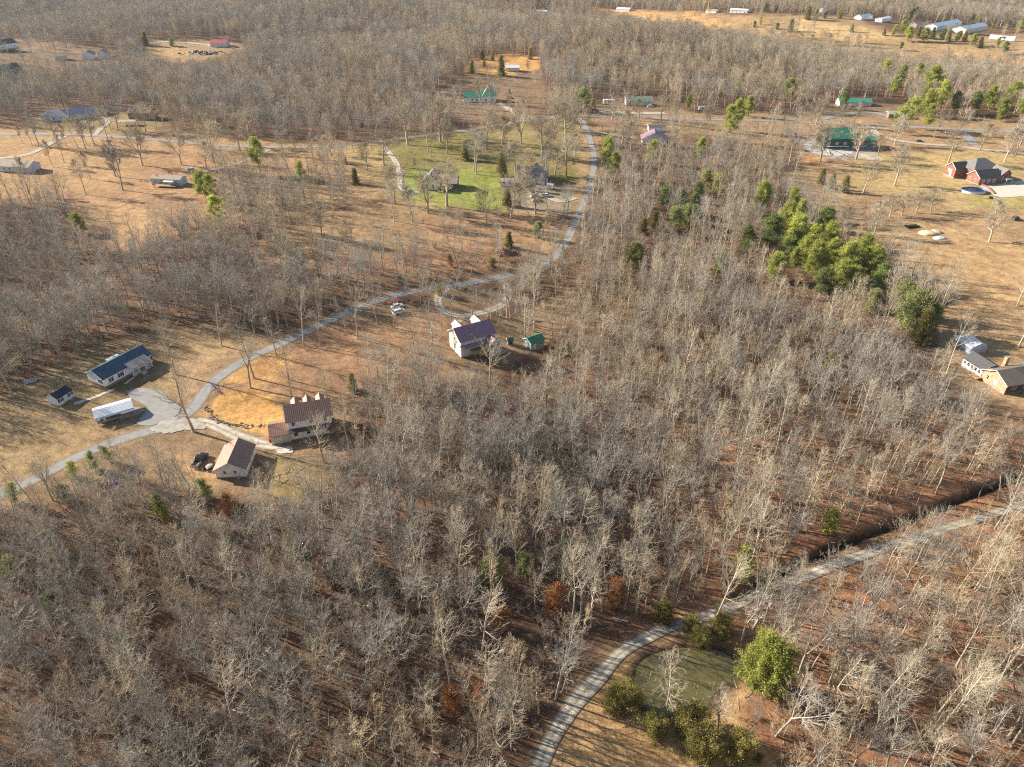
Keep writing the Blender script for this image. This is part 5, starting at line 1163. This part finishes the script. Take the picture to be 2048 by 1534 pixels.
hide = np.zeros(n, bool)
for (P0, ang, (x0, y0, x1, y1)) in FOOT_BOX:
    c, s_ = cos(ang), sin(ang); ux, uy = TX - P0[0], TY - P0[1]; lx, ly = ux * c + uy * s_, -ux * s_ + uy * c
    hide |= (lx > x0 - 3.5) & (lx < x1 + 3.5) & (ly > y0 - 3.5) & (ly < y1 + 3.5)
    qx, qy = (x0 + x1) / 2, (y0 + y1) / 2; Cx, Cy = P0[0] + qx * c - qy * s_, P0[1] + qx * s_ + qy * c; R_ = math.hypot(Cx, Cy)
    vx, vy = Cx / R_, Cy / R_; along = R_ - (TX * vx + TY * vy); lat = np.abs(-TX * vy + TY * vx)
    dep = CAM_H / R_; lim = min(22 / dep, 46 if R_ > 300 else 40)
    hide |= (along > 0) & (along < lim) & (lat < math.hypot(x1 - x0, y1 - y0) / 2 + 2.5) & (rng.uniform(0, 1, n) < (.93 if R_ < 300 else .75))
for X0, Y0, h_ in EGXY:
    if h_ < 6: continue
    R_ = math.hypot(X0, Y0); vx, vy = X0 / R_, Y0 / R_; along = R_ - (TX * vx + TY * vy); lat = np.abs(-TX * vy + TY * vx)
    hide |= (np.hypot(TX - X0, TY - Y0) < h_ * .28) | ((along > 0) & (along < min(14 * R_ / CAM_H, 34)) & (lat < h_ * .26) & (rng.uniform(0, 1, n) < .85))
k_ = ~hide; TX, TY, TZ, tpx, tpy, td, DD, form, far_, size, turn = (v[k_] for v in (TX, TY, TZ, tpx, tpy, td, DD, form, far_, size, turn)); n = len(TX)

# the ~300 nearest stand as trees of their own
cpx, cpy, cd = proj(np.stack([TX, TY, TZ + 11 * size], -1))
seen = (cpx > 0) & (cpx < 2048) & (cpy > 0) & (cpy < 1534)
order = np.argsort(np.where(seen & ~far_, cd / size, 1e9)); near_i = order[:max(40, 298 - len(LAWN))]; is_near = np.zeros(n, bool); is_near[near_i] = True
rest = ~is_near
sv = size[:, None] * rng.uniform(.9, 1.1, (n, 3))
scatter_stuff('bare_woodland', np.stack([TX, TY, TZ], -1)[rest], turn[rest], sv[rest], form[rest], TREE_SRC,
              'leafless winter woodland covering the land beyond the nearest trees')

USED = {}
def plant(kind, x, y, h, rz, label, cat, name, group=None, tilt=(0, 0)):
    key = (kind, name)
    if key not in USED:
        o = thing(name, label, cat, (x, y, HG(x, y)), rz, group)
        tm, cm, h0 = TM[kind]; link('trunk', tm, o); link('crown', cm, o); USED[key] = remember(o)
        o.scale = (h / h0,) * 3
    else:
        h0 = TM[kind][2]; o = copy_thing(USED[key], (x, y, HG(x, y)), rz, h / h0); o['label'] = label
        if group: o['group'] = group
        elif 'group' in o: del o['group']
    o.rotation_euler = (tilt[0], tilt[1], rz)
    return o
def zone_word(px, py):
    drive = np.interp(px, [1075, 1100, 1190, 1250, 1320, 1460, 1620, 1820, 2040], [1545, 1480, 1360, 1300, 1262, 1213, 1148, 1080, 1010])
    if px > 1560 and py > drive + 10: return 'between drive and right edge' if px < 1860 else 'near right edge below drive'
    if px > 1075 and py > drive: return 'beside the pond'
    if px > 1500: return 'above the drive ditch'
    if px > 1180: return 'on slope above gravel drive'
    if px > 860: return 'in wood left of drive'
    if px > 560: return 'in the wood below the dormered house'
    if px > 280: return 'in the lower left wood'
    return 'in lower left corner wood'
SIZEW = ['small ', '', 'large ']
wl = {}
for i in near_i:
    k = (WOOD + ['pale'])[form[i]]; sz = SIZEW[int(np.digitize(size[i], [.84, 1.0]))]
    row = 'front' if tpy[i] > 1500 else ('middle' if tpy[i] > 1300 else 'rear')
    lab = '%s%s bare tree %s, %s rank' % (sz, KINDS[k][1], zone_word(tpx[i], tpy[i]), row)
    wl.setdefault(lab, []).append((i, k))
for lab, L_ in wl.items():
    L_.sort(key=lambda e: tpx[e[0]])
    for q, (i, k) in enumerate(L_):
        l2 = lab
        if len(L_) == 2: l2 = lab + (', the left one' if q == 0 else ', the right one')
        if len(L_) == 3: l2 = lab + (', leftmost of three', ', middle of three', ', rightmost of three')[q]
        if len(l2.split()) > 16: l2 = l2.replace(' rank', '').replace('in the ', 'in ')
        if len(l2.split()) > 16: l2 = l2.replace(' the ', ' ')
        g = 'nearest bare trees of the wood' if len(L_) <= 3 else lab + ' group'
        plant(k, TX[i], TY[i], TM[k][2] * size[i], turn[i, 2], l2, 'bare tree', 'bare_tree', g, (turn[i, 0], turn[i, 1]))

# low leafless brush under the trees
def shrub(seed, h, stems, tw=1.0):
    rng_ = np.random.default_rng(seed); az = rng_.uniform(0, 6.28, stems); rr = rng_.uniform(.15, .7, stems)
    P = np.stack([np.cos(az) * .25, np.sin(az) * .25, np.full(stems, -.1)], 1); d = unit(np.stack([np.cos(az) * rr, np.sin(az) * rr, np.ones(stems)], 1))
    L = h * rng_.uniform(.6, 1.1, stems); p1, r1 = grow(P, d, L, np.full(stems, .028 * tw), 5, .12, .03, rng_, .4)
    p, dd, L2, R = spread(p1, r1, L, 7, .2, 45, 30, .42, .7, rng_, .017 * tw); p2, r2 = grow(p, dd, L2, R, 3, .16, .05, rng_, .5)
    p, dd, L3, R = spread(p2, r2, L2, 5, .2, 45, 30, .55, .8, rng_, .013 * tw); p3, r3 = grow(p, dd, L3, R, 2, .2, .04, rng_, .6)
    return tubes([(p1, r1, 3), (p2, r2, 3), (p3, r3, 3)])
BRUSH_SRC = bpy.data.collections.new('brush_forms')
for q, (s, h, st_) in enumerate(((21, 3.2, 9), (22, 2.2, 12), (23, 4.4, 6), (24, 1.6, 10))):
    o = bpy.data.objects.new('brush_%02d' % q, me_of('brush_form', shrub(s, h, st_, 1.25), (BARK, TWIG_RED, BARK, TWIG_RED)[q])); BRUSH_SRC.objects.link(o)
def litter_sticks(seed, n_, L0, L1, R_):
    q = np.random.default_rng(seed); P = np.c_[q.uniform(-R_, R_, (n_, 2)), q.uniform(.03, .25, n_)]; a = q.uniform(0, 6.28, n_); d = np.c_[np.cos(a), np.sin(a), q.normal(.03, .08, n_)]
    L = q.uniform(L0, L1, n_); p1, r1 = grow(P, unit(d), L, q.uniform(.03, .085, n_), 4, .10, .0, q, .35)
    p, dd, L2, R = spread(p1, r1, L, 3, .25, 55, 35, .35, .6, q, .02); p2, r2 = grow(p, dd, L2, R, 2, .1, 0, q, .5)
    return tubes([(p1, r1, 4), (p2, r2, 3)])
for q, (s, n_, a0, a1, R_) in enumerate(((61, 9, 1.0, 4.5, 3.0), (62, 14, .6, 2.5, 2.5))):
    o = bpy.data.objects.new('brush_%02d' % (4 + q), me_of('brush_form', litter_sticks(s, n_, a0, a1, R_), BARK)); BRUSH_SRC.objects.link(o)
def brush_points(d0, d1, cell):
    X, Y = field(d0, d1, cell); k = frame_filter(X, Y, 40); X, Y = X[k], Y[k]
    s = tree_share(X, Y); px, py, d = proj(np.stack([X, Y, H(X, Y)], -1))
    dens = np.clip(.62 + .5 * wob(X, Y, 16), .15, 1) * np.where((px > 1350) & (py > 760), .7, 1) * np.where(px < 900, 1.3, 1)
    k = rng.uniform(0, 1, len(X)) < s * dens; return X[k], Y[k]
a = brush_points(0, 170, 2.6); b = brush_points(170, 420, 4.2)
BX, BY = np.concatenate([a[0], b[0]]), np.concatenate([a[1], b[1]]); nb = len(BX)
scatter_stuff('undergrowth', np.stack([BX, BY, HG(BX, BY)], -1), np.stack([rng.normal(0, .1, nb), rng.normal(0, .1, nb), rng.uniform(0, 6.28, nb)], 1),
              np.repeat(rng.uniform(.5, 1.25, (nb, 1)), 3, 1), np.where(rng.uniform(0, 1, nb) < np.where(proj(np.stack([BX, BY, BX * 0], -1))[0] > 1250, .55, .28), rng.integers(4, 6, nb), rng.integers(0, 4, nb)), BRUSH_SRC, 'leafless brush and saplings under the winter trees')
# ------------------------------------------------------------------ bare trees standing singly on lawns and verges: photo pixel of the foot, height, form
MARKS = [('the long white house', 232, 740), ('the dormered house', 620, 850), ('the purple-roofed house', 955, 680), ('the loop drive', 940, 605), ('the left mobile home', 335, 360), ('the long white house at left edge', 30, 335),
 ('the cross-gabled lawn house', 880, 365), ('the shaded house by the side road', 1062, 350), ('the left highway bend', 200, 270), ('the highway junction', 1150, 240), ('the big red brick house', 1965, 345), ('the pond', 1365, 1370),
 ('the green-roofed bank house', 1690, 280), ('the roadside stand', 1795, 232), ('the tan brick house', 1980, 740), ('the wood chip heaps', 1862, 468), ('the garage', 465, 925), ('the steep-roofed white house', 960, 190),
 ('the purple-gabled cottage', 1310, 275), ('the paved pad', 300, 810), ('the side road bend', 460, 720), ('the lone road crossing the lawns', 600, 300), ('the green shed', 1080, 690), ('the left valley wood', 560, 500), ('the mown lawn top', 880, 290)]
WORD = {'slim': 'slim straight bare tree', 'tall': 'tall bare tree', 'forked': 'fork-trunked bare tree', 'broad': 'broad bare tree', 'crook': 'crooked bare tree', 'many': 'many-stemmed bare tree', 'feather': 'feathery bare tree',
        'thin': 'thin young bare tree', 'oak': 'wide oak-like bare tree', 'vase': 'vase-shaped bare tree', 'ball': 'low round bare tree', 'pale': 'pale-barked bare tree'}
ORD = ['nearest', 'second nearest', 'third nearest', 'fourth nearest', 'fifth nearest', 'sixth nearest', 'seventh nearest', 'eighth nearest', 'ninth nearest', 'tenth nearest']
def name_by_marks(items):
    """items: (px, py, phrase) -> a label for each, by the nearest landmark and the side it stands on"""
    pre = {}
    for i, (x, y, phrase) in enumerate(items):
        m = min(MARKS, key=lambda m: math.hypot(x - m[1], (y - m[2]) * 1.6)); dx, dy = x - m[1], (y - m[2]) * 1.6
        side = ('right of' if dx > 0 else 'left of') if abs(dx) > abs(dy) else ('in front of' if dy > 0 else 'behind')
        pre.setdefault((phrase, side, m[0]), []).append((math.hypot(dx, dy), i))
    out = {}
    for (ph, side, mk), L_ in pre.items():
        L_.sort()
        for q, (d, i) in enumerate(L_):
            out[i] = '%s %s %s' % (ph, side, mk) + ('' if len(L_) == 1 else ', %s of %s' % (ORD[min(q, 9)], ('two', 'three', 'four', 'five', 'six', 'seven', 'eight')[len(L_) - 2]))
    for i in out:
        if len(out[i].split()) > 16: out[i] = out[i].replace(' the ', ' ')
    return [out[i] for i in range(len(items))]
LAWN_LABELS = name_by_marks([(x, y, WORD[k]) for x, y, h_, k in LAWN])
lr = np.random.default_rng(77)
for (x, y, h_, k), lab in zip(LAWN, LAWN_LABELS):
    g = at(x, y); plant(('L' + k) if g[1] > 235 else k, g[0], g[1], h_ * (1.2 if g[1] > 150 else 1.0), lr.uniform(0, 6.28), lab, 'bare tree', 'bare_tree', 'bare trees on the lawns and verges', tuple(lr.normal(0, .035, 2)))

# ------------------------------------------------------------------ evergreens
def blades(C, n, rad, size, rng_, flat=.6, out=None):
    """n small leaf-like quads about each centre"""
    B = len(C); P = C[:, None] + rng_.normal(0, 1, (B, n, 3)) * np.array([1, 1, flat]) * np.asarray(rad).reshape(-1, 1, 1) * .5
    d = unit(rng_.normal(0, 1, (B, n, 3)) + np.array([0, 0, .5]) + (0 if out is None else out[:, None] * .8)); s = unit(np.cross(d, rng_.normal(0, 1, (B, n, 3))))
    l = (size * rng_.uniform(.6, 1.4, (B, n)))[..., None]; w_ = l * .34
    V = np.stack([P - s * w_ * .5, P + s * w_ * .5, P + d * l + s * w_ * .3, P + d * l - s * w_ * .3], 2).reshape(-1, 3)
    return V, np.arange(len(V)).reshape(-1, 4)
def pine(seed, h, r, start, n1, reach, tufts, nb, rad, size, droop=0.0, lean=.03, prof=None, top=.2):
    rng_ = np.random.default_rng(seed)
    tp, tr = grow(np.array([[0, 0, -.3]]), unit(np.array([[rng_.normal(0, lean), rng_.normal(0, lean), 1.]])), np.array([h + .2]), np.array([r]), 12, .02, .03, rng_, .1)
    prof = prof or (lambda g: np.clip(.55 + 1.3 * g, 0, 1) * (1 - np.clip((g - .35) / .65, 0, 1) ** 1.6 * (1 - top)))
    p, d, L, R = spread(tp, tr, np.array([1.]), n1, start, 84, 40, reach, .4, rng_, .035, prof=prof)
    p1, r1 = grow(p, d, L, R, 5, .10, .07 - droop, rng_, .3)
    k = np.linspace(.4, 1, tufts); f = k * 5; i = np.minimum(f.astype(int), 4); u = (f - i)[None, :, None]
    C = (p1[:, i] * (1 - u) + p1[:, i + 1] * u).reshape(-1, 3); C = C + rng_.normal(0, rad * .55, C.shape)
    o = unit(C - np.array([0, 0, h * .55]))
    C = np.vstack([C, tp[0, -1:] ]); o = np.vstack([o, [[0, 0, 1]]])
    return tubes([(tp, tr, 6)]), tubes([(p1, r1, 3)]), blades(C, nb, rad * rng_.uniform(.6, 1.3, len(C)), size, rng_, out=o)
NEEDLE = mat('sunny_pine_needles', (.40, .425, .105), .6, .3, .5, rnd=.22, island=.4, spec=.2, leafy=.38)
NEEDLE_D = mat('dark_pine_needles', (.22, .275, .085), .6, .3, .5, rnd=.22, island=.4, spec=.2, leafy=.38)
CEDAR = mat('olive_cedar_sprays', (.33, .29, .095), .7, .3, .5, rnd=.25, island=.4, spec=.2, leafy=.38)
HOLLY = mat('dull_green_leaves', (.28, .30, .12), .5, .3, .5, rnd=.2, island=.4, spec=.3, leafy=.38)
DEADLEAF = mat('russet_dead_leaves', (.34, .15, .06), .8, .3, .5, rnd=.2, island=.4, leafy=.35)
YELLOWG = mat('yellow_green_leaves', (.28, .27, .06), .6, .3, .5, rnd=.2, island=.4, leafy=.35)
cone = lambda g: 1.0 - .88 * g
egg = lambda g: np.sin(pi * np.clip(.18 + .8 * g, 0, 1)) ** .8
EVER = {
 'pine':   (pine(31, 16, .24, .36, 48, 4.1, 6, 56, .9, .36), NEEDLE, 16, 'pine'),
 'roundpine': (pine(32, 13, .26, .20, 60, 4.3, 7, 56, .85, .34, prof=egg), NEEDLE, 13, 'round pine'),
 'darkpine': (pine(33, 14, .24, .30, 46, 3.6, 6, 56, .9, .36, prof=egg), NEEDLE_D, 14, 'dark pine'),
 'youngpine': (pine(34, 6, .09, .15, 26, 1.6, 5, 26, .5, .3), NEEDLE, 6, 'young pine'),
 'layered': (pine(35, 17, .26, .35, 36, 4.8, 6, 60, .8, .36, droop=.05), NEEDLE, 17, 'layered pine'),
 'cedar':  (pine(36, 7, .14, .04, 90, 1.9, 6, 30, .5, .26, prof=cone), CEDAR, 7, 'conical cedar'),
 'bush':   (pine(37, 4.5, .12, .04, 56, 3.0, 6, 44, .62, .24, prof=lambda g: egg(g) * (.55 + .75 * np.random.default_rng(3).random(np.shape(g)))), CEDAR, 4.5, 'rounded cedar bush'),
 'holly':  (pine(38, 7, .14, .06, 60, 2.7, 6, 40, .6, .26, prof=egg), HOLLY, 7, 'dull green evergreen'),
 'russet': (pine(39, 7, .10, .10, 46, 2.0, 5, 13, .6, .32, prof=egg), DEADLEAF, 7, 'small tree with russet dead leaves'),
 'sprig':  (pine(40, 3, .05, .05, 24, 1.0, 5, 14, .4, .32, prof=egg), YELLOWG, 3, 'yellow-green bush'),
}
EM = {}
for k, (parts, m, h_, look) in EVER.items():
    tr_, limb, bl = parts
    tme = me_of('trunk', tr_, BARK_DARK)
    cme = fast_mesh('crown', np.vstack([limb[0], bl[0]]), [np.vstack([limb[1], bl[1] + len(limb[0])])]); cme.materials.append(BARK_DARK); cme.materials.append(m)
    cme.polygons.foreach_set('material_index', np.r_[np.zeros(len(limb[1]), int), np.ones(len(bl[1]), int)].astype(np.int32))
    EM[k] = (tme, cme, h_)
FARM = [('the far cedar row', 1870, 75), ('the white field mobile home', 1477, 25), ('the orange clearing', 1005, 130), ('the far left clearing', 340, 95), ('the pine belt behind the stand', 1870, 190), ('the central pine cluster', 1610, 470), ('the lower left wood', 300, 1100),
        ('the middle wood', 1000, 1150), ('the slope above the drive', 1280, 1170), ('the dark copse by the side road', 1360, 420), ('the side road top', 1220, 310), ('the mid highway', 1450, 230), ('the cottage woods', 1350, 330), ('the lower left road', 150, 930), ('the far blue-roofed farmhouse', 1655, 30)]
_M = MARKS; MARKS = MARKS + FARM
EL = name_by_marks([(x, y, EVER[k][3]) for x, y, h_, k in EG]); MARKS = _M
EUSED = {}
er = np.random.default_rng(99)
for (x, y, h_, k), lab in zip(EG, EL):
    g = at(x, y, h_ * .55); tme, cme, h0 = EM[k]; s = h_ / h0
    nm = {'cedar': 'cedar_tree', 'bush': 'cedar_bush', 'holly': 'evergreen_tree', 'russet': 'leafy_brown_tree', 'sprig': 'green_bush'}.get(k, 'pine_tree')
    cat = {'cedar': 'cedar', 'bush': 'bush', 'holly': 'evergreen tree', 'russet': 'small tree', 'sprig': 'bush'}.get(k, 'pine tree')
    loc = (g[0], g[1], HG(g[0], g[1])); rz = er.uniform(0, 6.28); wd = er.uniform(.88, 1.12)
    if k not in EUSED:
        o = thing(nm, lab, cat, loc, rz, 'evergreen trees and bushes'); link('trunk', tme, o); link('crown', cme, o); EUSED[k] = remember(o); o.scale = (s * wd, s * wd, s)
    else: o = copy_thing(EUSED[k], loc, rz, (s * wd, s * wd, s)); o['label'] = lab
    o.rotation_euler = (er.normal(0, .03), er.normal(0, .03), rz)
# ------------------------------------------------------------------ air
hz = MB().box(-3500, -60, -30, 3500, 6000, 128).build('haze', bpy.data.materials.new('thin_winter_haze')); tag(hz, kind='stuff')
hm = hz.data.materials[0]; hm.use_nodes = True; _n = hm.node_tree.nodes; _n.remove(_n['Principled BSDF'])
pv = _n.new('ShaderNodeVolumePrincipled'); pv.inputs['Density'].default_value = .00004; pv.inputs['Color'].default_value = (.86, .91, 1, 1); pv.inputs['Anisotropy'].default_value = .2
hm.node_tree.links.new(pv.outputs[0], _n['Material Output'].inputs['Volume'])
